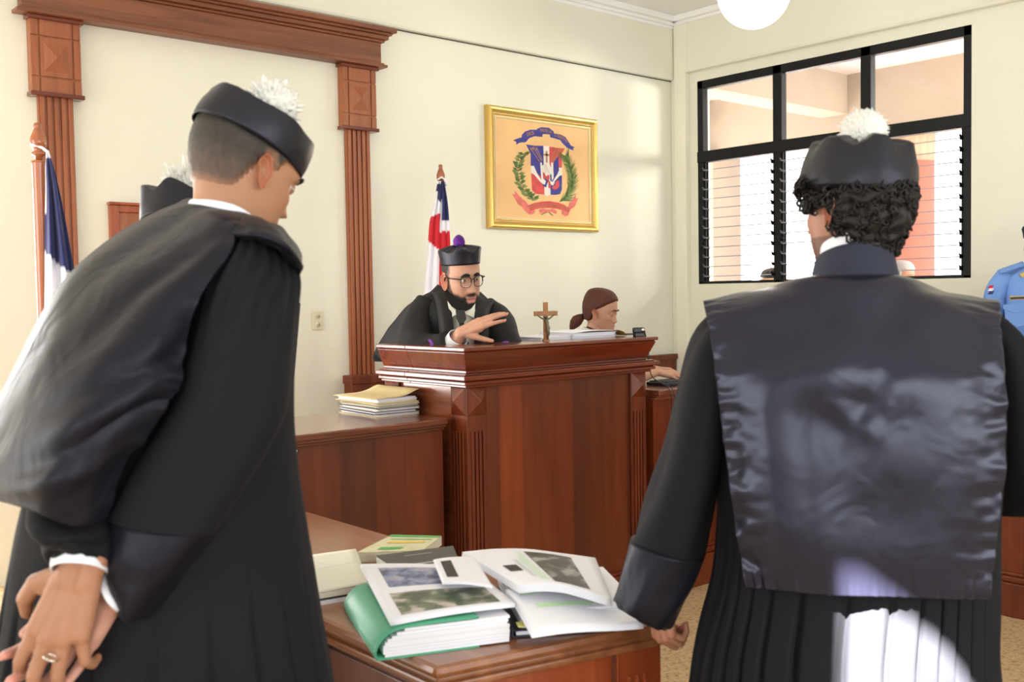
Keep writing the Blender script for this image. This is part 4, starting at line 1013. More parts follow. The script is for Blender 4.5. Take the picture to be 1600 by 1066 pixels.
# ---------------------------------------------------------------- things on the judge's bench
ZB = 1.244
cx = Vector((3.135, 3.35, ZB))
r = empty('crucifix', cx, 'small wooden crucifix standing on top of the judge\'s bench', 'crucifix')
def cube_dir(mb, c, a, b, n, A, B_, N_):
    c, a, b, n = Vector(c), Vector(a)*A, Vector(b)*B_, Vector(n)*N_
    return mb.hexa([c-a-b-n, c+a-b-n, c+a+b-n, c-a+b-n], [c-a-b+n, c+a-b+n, c+a+b+n, c-a+b+n])
xr = (RT*0.96+FW*0.28).normalized(); xf = UP.cross(xr)
mb = MB(); cube_dir(mb, cx+UP*0.086, xr, xf, UP, 0.010, 0.006, 0.086); cube_dir(mb, cx+UP*0.122, xr, xf, UP, 0.054, 0.0062, 0.0105); mb.build('cross', 'crucifix_wood', r, bevel=0.001)
mb = MB(); F_ = cx-FW*0.012
P3 = lambda a, z, o=0.0: F_+xr*a+UP*z-FW*o
mb.tube([P3(-0.040, .117), P3(-0.028, .107), P3(-0.012, .098, .003), P3(0.0, .096, .004)], [.002, .0032, .004, .005], 8)
mb.tube([P3(0.040, .117), P3(0.028, .107), P3(0.014, .098, .003), P3(0.002, .096, .004)], [.002, .0032, .004, .005], 8)
mb.tube([P3(0.002, .100, .004), P3(0.005, .085, .006), P3(0.008, .070, .005), P3(0.011, .058, .006), P3(0.009, .048, .009), P3(0.013, .036, .009), P3(0.009, .020, .005), P3(0.008, .008, .004)], [.006, .0085, .0065, .0085, .0072, .0058, .0042, .0035], 10)
mb.ball(P3(0.0, .109, .008), 0.0075, 12); mb.build('corpus', 'crucifix_metal', r)
cube_dir(MB(), cx+UP*0.004, xr, xf, UP, 0.014, 0.012, 0.004).build('foot', 'crucifix_wood', r)
# webcam
wc = Vector((3.69, 3.30, ZB)); r = empty('webcam', wc, 'black webcam on the right corner of the judge\'s bench', 'webcam')
cube_dir(MB(), wc+UP*0.030, xr, xf, UP, 0.030, 0.011, 0.013).build('camera_body', 'black_plastic', r, bevel=0.006)
mb = MB(); mb.tube([wc+UP*0.030+xr*0.018-xf*0.010, wc+UP*0.030+xr*0.018-xf*0.016], 0.009, 16); mb.build('lens', 'silver', r)
mb = MB(); cube_dir(mb, wc+UP*0.009, xr, xf, UP, 0.024, 0.016, 0.009); cube_dir(mb, wc+UP*0.012-xr*0.045, xr, xf, UP, 0.02, 0.008, 0.004); mb.build('clamp', 'black_plastic', r, bevel=0.003)
mb = MB()
for o in (0, 0.012):
    mb.tube(resample([wc+xr*0.03+UP*0.03, (3.745+o, 3.30, 1.19), (3.765, 3.285, 1.05), (3.79+o*2, 3.20, 0.99), (3.80+o*2, 3.195, 0.85), (3.81+o, 3.195, 0.55)], 30), 0.0026, 6)
mb.build('cable', 'black_plastic', r)
# paper sheaves
def sheaf(c, L, W_, h, ang, n=8, jit=0.004, mi_mats=('paper',), seed=1, name='page_block', parent=None, bulge=0.0):
    """a block of loose sheets: thin slabs slightly off register; L along local x"""
    rng = random.Random(seed); mb = MB(); c = Vector(c)
    for i in range(n):
        a = ang+rng.uniform(-jit, jit)*2; x = Vector((math.cos(a), math.sin(a), 0)); y = Vector((-x.y, x.x, 0)); o = x*rng.uniform(-jit, jit)+y*rng.uniform(-jit, jit)
        z0 = h*i/n; z1 = h*(i+0.93)/n; g = 1
        p = [c+o+x*(sx*L/2)+y*(sy*W_/2) for sx, sy in ((-1, -1), (1, -1), (1, 1), (-1, 1))]
        bz = [bulge*(1 if sx > 0 else 0)*(z1/h) for sx in (-1, 1, 1, -1)]
        mb.hexa([q+UP*z0 for q in p], [q+UP*(z1+b) for q, b in zip(p, bz)], i % len(mi_mats))
    return mb, mi_mats
a_ = math.atan2(xr.y, xr.x)
r = empty('paper_stack', (3.32, 3.52, ZB), 'thin stack of white papers on the bench behind the crucifix', 'papers')
mb, mm = sheaf((3.33, 3.53, ZB), 0.34, 0.22, 0.014, 0.05, 5, 0.006, seed=4); mb.build('sheets', list(mm), r)
r = empty('case_file', (3.55, 3.50, ZB), 'thick white case file on the bench beside the crucifix', 'file')
mb, mm = sheaf((3.50, 3.52, ZB), 0.30, 0.22, 0.024, 0.05, 8, 0.005, seed=5); mb.build('sheets', list(mm), r)
mb = MB(); surf(mb, [[(3.36, 3.41+0.22*k/3, ZB+0.026) for k in range(4)], [(3.48, 3.41+0.22*k/3, ZB+0.032) for k in range(4)], [(3.60, 3.41+0.22*k/3, ZB+0.031) for k in range(4)], [(3.66, 3.41+0.22*k/3, ZB+0.027) for k in range(4)]], 12, 8)
mb.build('top_sheet', 'paper', r, solid=0.0015)
mb = MB(); surf(mb, [[(3.635, 3.40, ZB+0.031), (3.635, 3.63, ZB+0.031)], [(3.66, 3.40, ZB+0.030), (3.66, 3.63, ZB+0.030)], [(3.695, 3.40, ZB+0.020), (3.69, 3.63, ZB+0.02)], [(3.715, 3.40, ZB+0.003), (3.71, 3.63, ZB+0.003)]], 14, 6)
mb.build('folder_flap', 'folder_tan', r, solid=0.002)
# stack of manila files on the left desk
ZD = 0.955
cols_ = [('folder_manila', 'paper'), ('folder_dark', 'paper'), ('paper_cream', 'paper'), ('folder_dark', 'paper_cream'), ('folder_manila', 'paper_cream'), ('folder_manila', 'paper')]
labs = ['cream case file at the very bottom of the desk stack', 'case file with dark cover, second from the bottom of the desk stack', 'pale case file, third from the bottom of the desk stack', 'case file with dark edge, third from the top of the desk stack', 'manila case file, second from the top of the desk stack', 'topmost manila case file with curling cover on the desk stack']
z = ZD; rng = random.Random(12)
for i in range(6):
    ang = R(-2+rng.uniform(-3, 3)); c = Vector((2.482+rng.uniform(-0.010, 0.010), 3.70+rng.uniform(-0.01, 0.01), z)); h = (0.013, 0.012, 0.010, 0.012, 0.011, 0.020)[i]
    r = empty('case_file', c, labs[i], 'file', 'case files stacked on the left desk')
    x = Vector((math.cos(ang), math.sin(ang), 0)); y = Vector((-x.y, x.x, 0))
    MB().hexa([c+x*a+y*b for a, b in ((-.11, -.155), (.10, -.155), (.10, .155), (-.11, .155))], [c+x*a+y*b+UP*0.002 for a, b in ((-.11, -.155), (.10, -.155), (.10, .155), (-.11, .155))]).build('back_cover', cols_[i][0], r)
    mb, mm = sheaf(c+UP*0.002, 0.195, 0.30, h-0.004, ang, 5, 0.005, seed=20+i, mi_mats=(cols_[i][1],)); mb.build('sheets', list(mm), r)
    if i < 5:
        MB().hexa([c+x*a+y*b+UP*(h-0.002) for a, b in ((-.11, -.155), (.10, -.155), (.10, .155), (-.11, .155))], [c+x*a+y*b+UP*(h-0.0005) for a, b in ((-.11, -.155), (.10, -.155), (.10, .155), (-.11, .155))]).build('front_cover', cols_[i][0], r)
    else:
        rows = [[c+x*a+y*b+UP*(h+q) for b in (-.155, 0, .155)] for a, q in ((-.12, -0.001), (-.05, 0.001), (.0, 0.001), (0.05, 0.008), (.09, 0.022), (.112, 0.028))]
        mb = MB(); surf(mb, rows, 20, 8); mb.build('front_cover', 'folder_manila', r, solid=0.0015)
    z += h
# keyboard of the clerk
r = empty('keyboard', (4.16, 3.42, 0.988), 'black computer keyboard on the clerk desk by the woman\'s hand', 'keyboard')
MB().box((3.92, 3.32, 0.988), (4.20, 3.46, 1.005)).build('keyboard_case', 'black_plastic', r, bevel=0.004)
mb = MB()
for i in range(14):
    for k in range(5): mb.box((3.93+i*0.019, 3.33+k*0.024, 1.005), (3.945+i*0.019, 3.35+k*0.024, 1.011))
mb.build('keys', 'ink_black', r)

# ---------------------------------------------------------------- things on the lawyers' table
ZT = 0.76
def quad_dir(o, x, y): return Vector(o), Vector(x).normalized(), Vector(y).normalized()
def box_xy(o, x, y, a, b, z0, z1, mb=None, mi=0):
    mb = mb or MB(); q = [o+x*a[0]+y*b[0], o+x*a[1]+y*b[0], o+x*a[1]+y*b[1], o+x*a[0]+y*b[1]]
    return mb.hexa([Vector((p.x, p.y, z0)) for p in q], [Vector((p.x, p.y, z1)) for p in q], mi)
# green folder crammed with papers: o = near left bottom corner, x along the near edge, y along the spine
o = T(592, 1032, ZT); o.z = 0; e = T(795, 1005, ZT); e.z = 0; x = (e-o).normalized(); y = Vector((-x.y, x.x, 0)); W_ = (e-o).length; L_ = 0.335
r = empty('green_case_folder', (o+x*W_/2+y*L_/2+UP*ZT), 'fat green folder packed with white papers at the table edge', 'folder')
mb = MB(); rng = random.Random(5); n = 9; H = 0.052
for i in range(n):
    j = rng.uniform(-.004, .004); box_xy(o, x, y, ((.012, .009, .009, .010, .013, .018, .026, .036, .052)[i], W_+j), (0.0+j*0.6, L_), ZT+0.003+H*i/n, ZT+0.003+H*(i+0.95)/n, mb)
mb.build('page_block', 'paper', r)
prof = [(0.20, 0.0005), (0.10, 0.0005), (0.006, 0.0005), (-0.004, 0.004), (-0.006, 0.015), (0.0, 0.029), (0.012, 0.043), (0.030, 0.053), (0.055, 0.057), (0.10, 0.0585), (0.20, 0.059)]
mb = MB(); surf(mb, [[o+x*a+y*b+UP*(ZT+h) for b in (-0.003, L_*0.33, L_*0.66, L_+0.003)] for a, h in prof], 50, 12); mb.build('cover', 'folder_green', r, solid=0.002)
# photographs printed on a sheet lying on the green folder
def page(name, lab, cat, corners, pics, thick=0.006, layers=3, rows=None, extra=None):
    """corners: near-left, near-right, far-right, far-left"""
    A, B_, C_, D_ = [Vector(c) for c in corners]; r = empty(name, (A+B_+C_+D_)/4, lab, cat)
    def S(u, v, h=0.0):
        if rows: return Vector(rows(u, v))+UP*h
        return (A*(1-u)+B_*u)*(1-v)+(D_*(1-u)+C_*u)*v+UP*h
    mb = MB()
    for i in range(layers):
        j = 0.004*(i-layers+1); base_ = []
        surf(mb, [[S(u, v, thick*(i+1)/layers-thick)+Vector((j*.4, j*.3, 0)) for u in (0, .25, .5, .75, 1)] for v in (0, .25, .5, .75, 1)], 14, 14)
    mb.build('sheets', 'paper', r, solid=0.0012)
    for nm, (u0, u1, v0, v1), m in pics:
        mb = MB(); surf(mb, [[S(u0+(u1-u0)*a/6, v0+(v1-v0)*b/4, 0.0014) for a in range(7)] for b in range(5)], 8, 8); mb.build(nm, m, r)
    return r
def bil(c, lift=lambda u, v: 0):
    A, B_, C_, D_ = [Vector(q) for q in c]
    return lambda u, v: tuple((A*(1-u)+B_*u)*(1-v)+(D_*(1-u)+C_*u)*v+UP*lift(u, v))
c_ = (T(612, 973, .827), T(806, 944, .829), T(735, 886, .838), T(564, 882, .846))
page('printed_photo_sheets', 'white sheets with two printed colour photos on the green folder', 'papers', c_,
     [('photo_print', (.13, .93, .53, .90), 'photo_blue'), ('photo_print', (.10, .90, .07, .42), 'photo_green')], 0.006, 4, rows=bil(c_, lambda u, v: 0.004*math.sin(3.1*u)))
# dark blue file on the right
o2 = T(800, 998, ZT); o2.z = 0; e2 = T(997, 984, ZT); e2.z = 0; x2 = (e2-o2).normalized(); y2 = Vector((-x2.y, x2.x, 0)); W2 = (e2-o2).length
r = empty('blue_case_folder', (o2+x2*W2/2+y2*.15+UP*ZT), 'dark blue folder full of white papers at the right end of the table', 'folder')
mb = MB(); box_xy(o2, x2, y2, (0, W2), (0, 0.31), ZT, ZT+0.004, mb); box_xy(o2, x2, y2, (-0.002, 0.004), (0, 0.31), ZT, ZT+0.022, mb); box_xy(o2, x2, y2, (0, W2-0.03), (0.0, 0.31), ZT+0.013, ZT+0.017, mb)
mb.build('cover', 'cover_black', r, bevel=0.0015)
mb = MB(); rng = random.Random(9)
box_xy(o2, x2, y2, (0.01, W2-0.015), (0.006, 0.30), ZT+0.004, ZT+0.013, mb)
for i in range(6):
    j = rng.uniform(-.004, .004); box_xy(o2, x2, y2, (0.022+j, W2+0.006+j), (0.010+j, 0.31), ZT+0.0172+0.0055*i, ZT+0.0172+0.0055*(i+.94), mb)
mb.build('page_block', 'paper', r)
# the fanned pages above it with highlighted lines
c_ = (T(832, 989, .797), T(1006, 972, .797), T(945, 905, .812), T(790, 925, .830))
mk = page('highlighted_sheets', 'white sheets with pale green marker lines fanned over the blue folder', 'papers', c_,
     [('marker_line', (.16, .82, .42, .50), 'marker_green'), ('marker_line', (.08, .24, .74, .78), 'marker_green')], 0.010, 5, rows=bil(c_, lambda u, v: 0.010*math.sin(2.6*v)*(1-u)+0.003*math.sin(5*u)))
mb = MB(); q = T(810, 981, .793); mb.hexa([q, q+x2*.02, q+x2*.02+y2*.03, q+y2*.03], [p+UP*.002 for p in (q, q+x2*.02, q+x2*.02+y2*.03, q+y2*.03)]); mb.build('yellow_tab', 'tape_yellow', mk)
# bundle with the grey photograph, its first pages turned back to the left
c_ = (T(812, 922, .846), T(957, 938, .838), T(930, 872, .842), T(722, 863, .850))
up_ = lambda u, v: 0.014*math.sin(3.14*min(1, u*1.1))+0.006*(1-v)*(1-u)
def lay_lines(r, S, u0, u1, v0, v1, n, m='ink_grey', name='text_lines', w_=0.35, vert=False, seed=0):
    rg = random.Random(seed); mb = MB()
    for i in range(n):
        if vert:
            a = u0+(u1-u0)*i/n; b = a+(u1-u0)/n*w_; q0, q1 = v0, v1-(v1-v0)*rg.random()*0.2
            mb.add([S(a, q0), S(b, q0), S(b, (q0+q1)/2), S(b, q1), S(a, q1), S(a, (q0+q1)/2)], [(0, 1, 2, 5), (5, 2, 3, 4)])
        else:
            a = v0+(v1-v0)*i/n; b = a+(v1-v0)/n*w_; q1 = u1-(u1-u0)*rg.random()*0.25
            mb.add([S(u0, a), S(q1, a), S(q1, b), S(u0, b)], [(0, 1, 2, 3)])
    mb.build(name, m, r)
rf = bil(c_, up_); r = page('grey_photo_document', 'thick white document with a dark grey photo, lying highest on the pile', 'papers', c_,
     [('photo_print', (.44, .86, .10, .90), 'photo_grey'), ('black_bar', (.13, .25, .36, .52), 'ink_black')], 0.013, 5, rows=rf)
S_ = lambda u, v: Vector(rf(u, v))+UP*0.0018
lay_lines(r, S_, .33, .42, .12, .9, 4, 'marker_green', 'green_text_lines', 0.30, True, 2); lay_lines(r, S_, .27, .31, .2, .7, 3, 'ink_grey', 'text_lines', 0.35, True, 3); lay_lines(r, S_, .88, .96, .1, .8, 2, 'ink_grey', 'text_lines', 0.12, True, 4)
c_ = (T(692, 912, .858), T(770, 918, .860), T(742, 872, .864), T(677, 875, .862))
rf2 = bil(c_, lambda u, v: 0.004*math.sin(3*u)); r = page('folded_back_page', 'small page with one black bar folded back towards the photo sheets', 'papers', c_,
     [('black_bar', (.14, .38, .22, .86), 'ink_black'), ], 0.003, 2, rows=rf2)
# grey book behind
A, B_, C_, D_ = T(605, 886, .80), T(716, 890, .80), T(722, 853, .80), T(588, 866, .80)
A, B_ = T(640, 900, .80), T(722, 888, .80); C_, D_ = T(708, 853, .80), T(588, 868, .80)
r = empty('grey_law_book', (A+B_+C_+D_)/4-UP*.02, 'dark grey paperback lying behind the photo sheets', 'book')
MB().hexa([p-UP*.004 for p in (A, B_, C_, D_)], (A, B_, C_, D_)).build('front_cover', 'cover_grey', r)
MB().hexa([p-UP*.034 for p in (A, B_, C_, D_)], [p-UP*.004 for p in (A, B_, C_, D_)]).build('page_block', 'paper_cream', r)
MB().hexa([p-UP*.038 for p in (A, B_, C_, D_)], [p-UP*.034 for p in (A, B_, C_, D_)]).build('back_cover', 'cover_grey', r)
S_ = lambda u, v: (A*(1-u)+B_*u)*(1-v)+(D_*(1-u)+C_*u)*v+UP*0.0008
lay_lines(r, S_, .12, .92, .18, .50, 3, 'ink_grey', 'cover_print', 0.38, seed=1); lay_lines(r, S_, .3, .8, .80, .86, 1, 'ink_grey', 'cover_print', 0.3, seed=2)
# yellow and green booklet
A, B_, C_, D_ = T(556, 864, .785), T(660, 860, .785), T(690, 838, .785), T(612, 836, .785)
r = empty('law_booklet', (A+B_+C_+D_)/4-UP*.02, 'cream booklet with green band and yellow stripe at the far end of the table', 'booklet')
MB().hexa([p-UP*.002 for p in (A, B_, C_, D_)], (A, B_, C_, D_)).build('front_cover', 'booklet_cover', r)
MB().hexa([p-UP*.025 for p in (A, B_, C_, D_)], [p-UP*.002 for p in (A, B_, C_, D_)]).build('page_block', 'paper_cream', r)
S_ = lambda u, v, h=.001: (A*(1-u)+B_*u)*(1-v)+(D_*(1-u)+C_*u)*v+UP*h
def patch(r, name, m, u0, u1, v0, v1): MB().add([S_(u0, v0), S_(u1, v0), S_(u1, v1), S_(u0, v1)], [(0, 1, 2, 3)]).build(name, m, r)
patch(r, 'green_band', 'booklet_green', 0.0, 1.0, .88, 1.0); patch(r, 'gold_title', 'booklet_gold', .2, .85, .50, .62); patch(r, 'green_emblem', 'booklet_green', .25, .62, .12, .26); patch(r, 'green_rule', 'booklet_green', .15, .9, .72, .76)
# open notebook at the left
A, B_, C_, D_ = T(470, 932, .788), T(574, 912, .792), T(556, 858, .792), T(452, 872, .788)
r = empty('white_notebook', (A+B_+C_+D_)/4-UP*.03, 'open white notebook with blue back cover at the left of the table', 'notebook')
MB().hexa([Vector((p.x, p.y, ZT)) for p in (A, B_, C_, D_)], [Vector((p.x, p.y, ZT+.010)) for p in (A, B_, C_, D_)]).build('lower_pages', 'paper', r)
MB().hexa([Vector((p.x, p.y, ZT+.010)) for p in (A, B_, C_, D_)], [Vector((p.x, p.y, ZT+.015)) for p in (A, B_, C_, D_)]).build('blue_cover', 'suit_navy', r)
rows = [[(A*(1-u)+B_*u)*(1-v)+(D_*(1-u)+C_*u)*v+UP*(0.004*math.sin(3.14*v)) for u in (0, .5, 1)] for v in (0, .2, .4, .55, .7, 1)]
mb = MB(); surf(mb, rows, 20, 8); q = len(mb.v); mb.build('upper_page', 'paper_cream', r, solid=0.0015)
MB().hexa([Vector((p.x, p.y, ZT+.015)) for p in (A, B_, C_, D_)], [p-UP*.002 for p in (A, B_, C_, D_)]).build('page_block', 'paper_cream', r)
S_ = lambda u, v, h=.0025: (A*(1-u)+B_*u)*(1-v)+(D_*(1-u)+C_*u)*v+UP*(h+0.004*math.sin(3.14*v))
mb = MB(); mb.add([S_(.2, .50), S_(.98, .55), S_(.98, .557), S_(.2, .507)], [(0, 1, 2, 3)]); mb.add([S_(.32, .72), S_(.50, .60), S_(.505, .605), S_(.325, .725)], [(0, 1, 2, 3)]); mb.build('pencil_line', 'ink_grey', r)
# ---------------------------------------------------------------- people
def base_of(px, d): p = D(px, 450, d); return Vector((p.x, p.y, 0))
def shoes(parent, c, fwd, m='leather', z=0.0):
    f = Vector(fwd); f.z = 0; f.normalize(); s = Vector((f.y, -f.x, 0))
    for k in (-1, 1):
        o = Vector(c)+s*0.10*k; o.z = z
        prof = [(-.09, .032, .06, .075), (-.06, .040, .08, .085), (0, .040, .06, .075), (.06, .044, .045, .055), (.12, .047, .03, .045), (.16, .038, .022, .035), (.18, .02, .016, .025)]
        rows = []
        for y, w_, zc, h in prof: rows.append([o+f*y+s*w_*math.cos(q)+UP*max(0.001, zc*0.6+h*0.6*math.sin(q)) for q in np.linspace(0, 2*math.pi, 20, endpoint=False)])
        hose(MB(), rows, 20).build('shoe', m, parent)
def folds(k=9, amp=0.01, ang=0.6, s=5, seed=0, grow=None):
    """soft cloth folds running along the tube"""
    def f(u, q, p):
        g = grow(u) if grow else 1
        return g*amp*(math.sin(k*q+2.2*nzv(p[0]*s+seed, p[1]*s, p[2]*s)+ang*u*6)*(0.6+0.6*nzv(p[2]*3+seed, q, 1.5))+0.9*nzv(p[0]*s*1.6, p[1]*s*1.6+seed, p[2]*s*0.8))
    return f
def legs_core(hip_l, hip_r, gl_, gr_, r0=0.075):
    out = []
    for a, b in ((hip_l, gl_), (hip_r, gr_)):
        a, b = Vector(a), Vector(b); k_ = (a+b)/2
        out += [(a, k_, r0, r0*0.72), (k_, b, r0*0.72, r0*0.5)]
    return out

SK_R, SK_L, SK_J, SK_W, SK_P = (0.42, 0.20, 0.125), (0.46, 0.235, 0.135), (0.56, 0.30, 0.20), (0.47, 0.25, 0.16), (0.17, 0.075, 0.04)
def rax(c, axis, rx, ry, n=28, o=0.0):
    ax = Vector(axis).normalized(); a = (RT-ax*RT.dot(ax)).normalized(); b = ax.cross(a); return [Vector(c)+a*rx*math.cos(2*math.pi*i/n)+b*ry*math.sin(2*math.pi*i/n)+ax*o for i in range(n)]

# ============ the lawyer on the right, seen from behind ============
def lawyer_right():
    Dm = 1.95; b0 = base_of(1335, Dm)
    r = empty('person', b0, 'lawyer at right from behind, satin panel on black gown, curly hair under white-pompom cap', 'person')
    hp = D(1334, 322, 1.965); fd = (FW*0.80-RT*0.62-UP*0.05)
    M = frame(fd, UP, R(-1)); h = Head(hp, M, 0.97, jaw=1.0, top=0.8, neck=1.0, neck_dir=(0.0, -0.02, 0))
    body = MB(); h.skin(body, SK_R, lip=(0.35, 0.13, 0.10), colfn=lambda x, y, z, c: c*np.array((0.55, 0.55, 0.6))*0.8 if (y > 0.0 and -0.115 < z < -0.055 and not (abs(x) < 0.02 and z > -0.085)) else c)
    # arm and the hand resting by the binder
    sh = D(1128, 525, 1.95); el = D(1075, 720, 1.96); wr = D(1027, 938, 2.02)
    hand(body, wr, (D(1036, 990, 2.02)-wr), -FW*0.4-RT*0.7, thumb=1, curls=[(45, 70, 50), (50, 75, 50), (55, 75, 50), (55, 70, 45)], thumb_dir=(0.25, 0.85, -0.45), thumb_curl=(0.3, 0.35), base=SK_R, s=0.84, arm=D(1052, 845, 1.99), arm_r=0.032)
    core = [(sh, el, 0.035, 0.035), (el, D(1052, 845, 1.99), 0.038, 0.03), (D(1335, 620, 1.95), D(1335, 800, 1.97), 0.11, 0.12), (D(1165, 520, 1.95), D(1510, 520, 1.95), 0.035, 0.035), (D(1334, 430, 1.955), D(1334, 600, 1.95), 0.045, 0.10), (D(1540, 520, 1.95), D(1575, 740, 1.97), 0.035, 0.035), (D(1575, 740, 1.97), D(1640, 740, 2.2), 0.038, 0.03)]
    core += legs_core(D(1290, 820, 1.97), D(1385, 820, 1.97), b0-RT*0.1+UP*0.09, b0+RT*0.1+UP*0.09)
    V, F = fuse(core, 0.02, 3); body.add(V, F, 0, smooth=True, col=SK_R)
    hand(body, D(1640, 740, 2.22), FW*1+RT*0.2, UP, thumb=-1, base=SK_R, s=0.92)
    body.build('body', 'skin', r); h.eyes(r)
    # gown
    g = MB()
    rings = [ring((1230, 452), (1440, 454), 1.96, .045), ring((1150, 478), (1520, 480), 1.96, .06), ring((1122, 520), (1550, 525), 1.96, .095, e=2.4), ring((1122, 600), (1560, 600), 1.96, .145, e=2.5), ring((1126, 700), (1560, 700), 1.96, .145, e=2.5), ring((1124, 800), (1552, 800), 1.97, .145, e=2.5),
             ring((1118, 900), (1546, 900), 1.97, .15, e=2.5), ring((1096, 1000), (1540, 1000), 1.97, .17, e=2.4), ring((1084, 1080), (1546, 1080), 1.97, .19, e=2.3), ring((1060, 1300), (1560, 1300), 1.97, .23, e=2.2), ring((1050, 1630), (1585, 1630), 1.97, .26, e=2.2)]
    R96 = []
    for rr in rings:
        P = np.array([tuple(p) for p in rr]+[tuple(rr[0])]); R96.append([tuple(v) for v in resample(P, 601)[:-1]])
    def pl_(u, q, p):
        t = max(0, min(1, (1.02-p[2])/0.20)); f = (q*34/6.2832+0.5*math.sin(2.3*q)+0.25*math.sin(5*q)) % 1.0
        return t*(0.011*f-0.016*math.exp(-(min(f, 1-f)/0.085)**2))+0.008*nzv(p[0]*5, p[1]*5, p[2]*2)
    hose(g, R96, 150, disp=pl_); g.build('gown', 'robe_cloth', r)
    # left sleeve with satin cuff
    s = MB(); rings = [ring((1135, 480), (1190, 482), 1.95, .040), ring((1106, 500), (1162, 506), 1.95, .060), ring((1082, 535), (1145, 545), 1.96, .082), ring((1058, 610), (1136, 618), 1.965, .09), ring((1040, 700), (1129, 708), 1.975, .092), ring((1010, 785), (1112, 795), 1.985, .09), ring((986, 845), (1099, 866), 1.995, .088)]
    hose(s, rings, 70, disp=folds(5, 0.0065, 0.4, 6, 3)); s.build('sleeve', 'robe_cloth', r)
    c = MB(); rings = [ring((985, 845), (1101, 866), 1.995, .090), ring((974, 885), (1086, 908), 2.0, .086), ring((964, 925), (1062, 950), 2.005, .080), ring((960, 938), (1046, 977), 2.01, .072), ring((966, 936), (1040, 970), 2.01, .06)]
    hose(c, rings, 40, disp=folds(6, 0.004, 0.4, 9, 5), cap=(True, True)); c.build('cuff', 'satin', r, label='wide satin cuff')
    # right sleeve, forearm carried forward
    s = MB(); rings = [ring((1490, 486), (1540, 484), 1.95, .04), ring((1515, 508), (1567, 502), 1.95, .06), ring((1532, 550), (1592, 540), 1.96, .085), ring((1540, 640), (1612, 640), 1.97, .10), ring((1540, 730), (1626, 730), 1.99, .11), ring((1546, 800), (1640, 775), 2.03, .11)]
    a = D(1600, 760, 2.15); rings.append([a+FW*0.0+RT*0.03*math.cos(q)+UP*(0.085*math.sin(q))+FW*0.05*math.cos(q) for q in np.linspace(0, 2*math.pi, 28, endpoint=False)])
    hose(s, rings[:-1], 70, disp=folds(5, 0.007, 0.5, 6, 8)); s.build('sleeve', 'robe_cloth', r)
    s = MB(); q0, q1 = D(1588, 745, 2.0), D(1650, 730, 2.28)
    s.tube([q0, (q0+q1)/2, q1], [0.062, 0.07, 0.075], 24); s.build('forearm_sleeve', 'robe_cloth', r)
    # satin back panel
    rows = [
        [(1118, 486, 2.03), (1180, 462, 2.02), (1250, 446, 2.0), (1330, 440, 2.0), (1410, 444, 2.0), (1480, 460, 2.02), (1550, 482, 2.03)],
        [(1100, 470, 1.945), (1178, 452, 1.945), (1252, 434, 1.90), (1330, 430, 1.885), (1408, 433, 1.90), (1482, 453, 1.945), (1561, 470, 1.945)],
        [(1102, 486, 1.905), (1180, 468, 1.88), (1252, 449, 1.858), (1330, 444, 1.848), (1408, 447, 1.858), (1482, 467, 1.88), (1563, 488, 1.905)],
        [(1107, 510, 1.865), (1180, 500, 1.845), (1255, 492, 1.83), (1332, 490, 1.825), (1410, 492, 1.83), (1485, 500, 1.845), (1565, 512, 1.865)],
        [(1119, 590, 1.835), (1190, 580, 1.805), (1260, 575, 1.79), (1334, 575, 1.785), (1408, 575, 1.79), (1490, 582, 1.805), (1569, 592, 1.835)],
        [(1128, 670, 1.825), (1196, 665, 1.795), (1264, 662, 1.79), (1336, 662, 1.79), (1408, 662, 1.79), (1490, 668, 1.795), (1572, 672, 1.825)],
        [(1141, 760, 1.82), (1204, 756, 1.79), (1268, 755, 1.785), (1338, 755, 1.785), (1410, 757, 1.785), (1488, 762, 1.79), (1565, 766, 1.82)],
        [(1153, 845, 1.82), (1212, 845, 1.79), (1274, 846, 1.785), (1340, 848, 1.785), (1410, 850, 1.785), (1480, 854, 1.79), (1554, 856, 1.82)],
        [(1164, 918, 1.82), (1222, 924, 1.795), (1280, 929, 1.79), (1342, 932, 1.79), (1410, 934, 1.79), (1476, 936, 1.795), (1540, 935, 1.82)]]
    rows = [[D(*p) for p in q] for q in rows]
    def wr_(u, v, p):
        e = max(0, 1-min(v, 1-v)/0.22); low = max(0, (u-0.93)/0.07)
        x, z = v, u
        a = 0.010*e*e*(nzv(v*7+3, u*19, 2.1)+0.35*nzv(v*16, u*40, 5))*min(1, u*3)
        a += 0.0042*low*nzv(v*45, u*4, 7)
        # broad folds fanning from the shoulders towards the middle of the back
        for cx_, cy_, ang, L, w_, am in ((0.30, 0.22, 0.9, 0.25, 0.06, .007), (0.72, 0.24, -0.9, 0.30, 0.06, .008), (0.50, 0.62, 0.35, 0.10, 0.03, -.004), (0.56, 0.57, -0.7, 0.12, 0.035, .004), (0.62, 0.45, -0.8, 0.26, 0.06, .004), (0.16, 0.40, 0.3, 0.20, 0.05, .006), (0.88, 0.42, -0.3, 0.22, 0.05, .006), (0.5, 0.8, 0.1, 0.25, 0.08, .005)):
            du, dv = (u-cy_), (v-cx_); along = dv*math.cos(ang)+du*math.sin(ang); ac = -dv*math.sin(ang)+du*math.cos(ang)
            a += am*math.exp(-(along/L)**2-(ac/w_)**2)
        a += 0.007*nzv(v*3.2, u*3.6, 4.4)*min(1, u*4)
        return a
    c = MB(); surf(c, rows, 260, 220, disp=lambda u, v, p: -wr_(u, v, p)); c.build('satin_back_panel', 'satin_wrinkled', r, solid=0.004, label='square satin panel hanging over the back')
    mb = MB()                                         # stitched hem along the free edges
    # jacket collar and shirt band
    k = MB(); n = 40
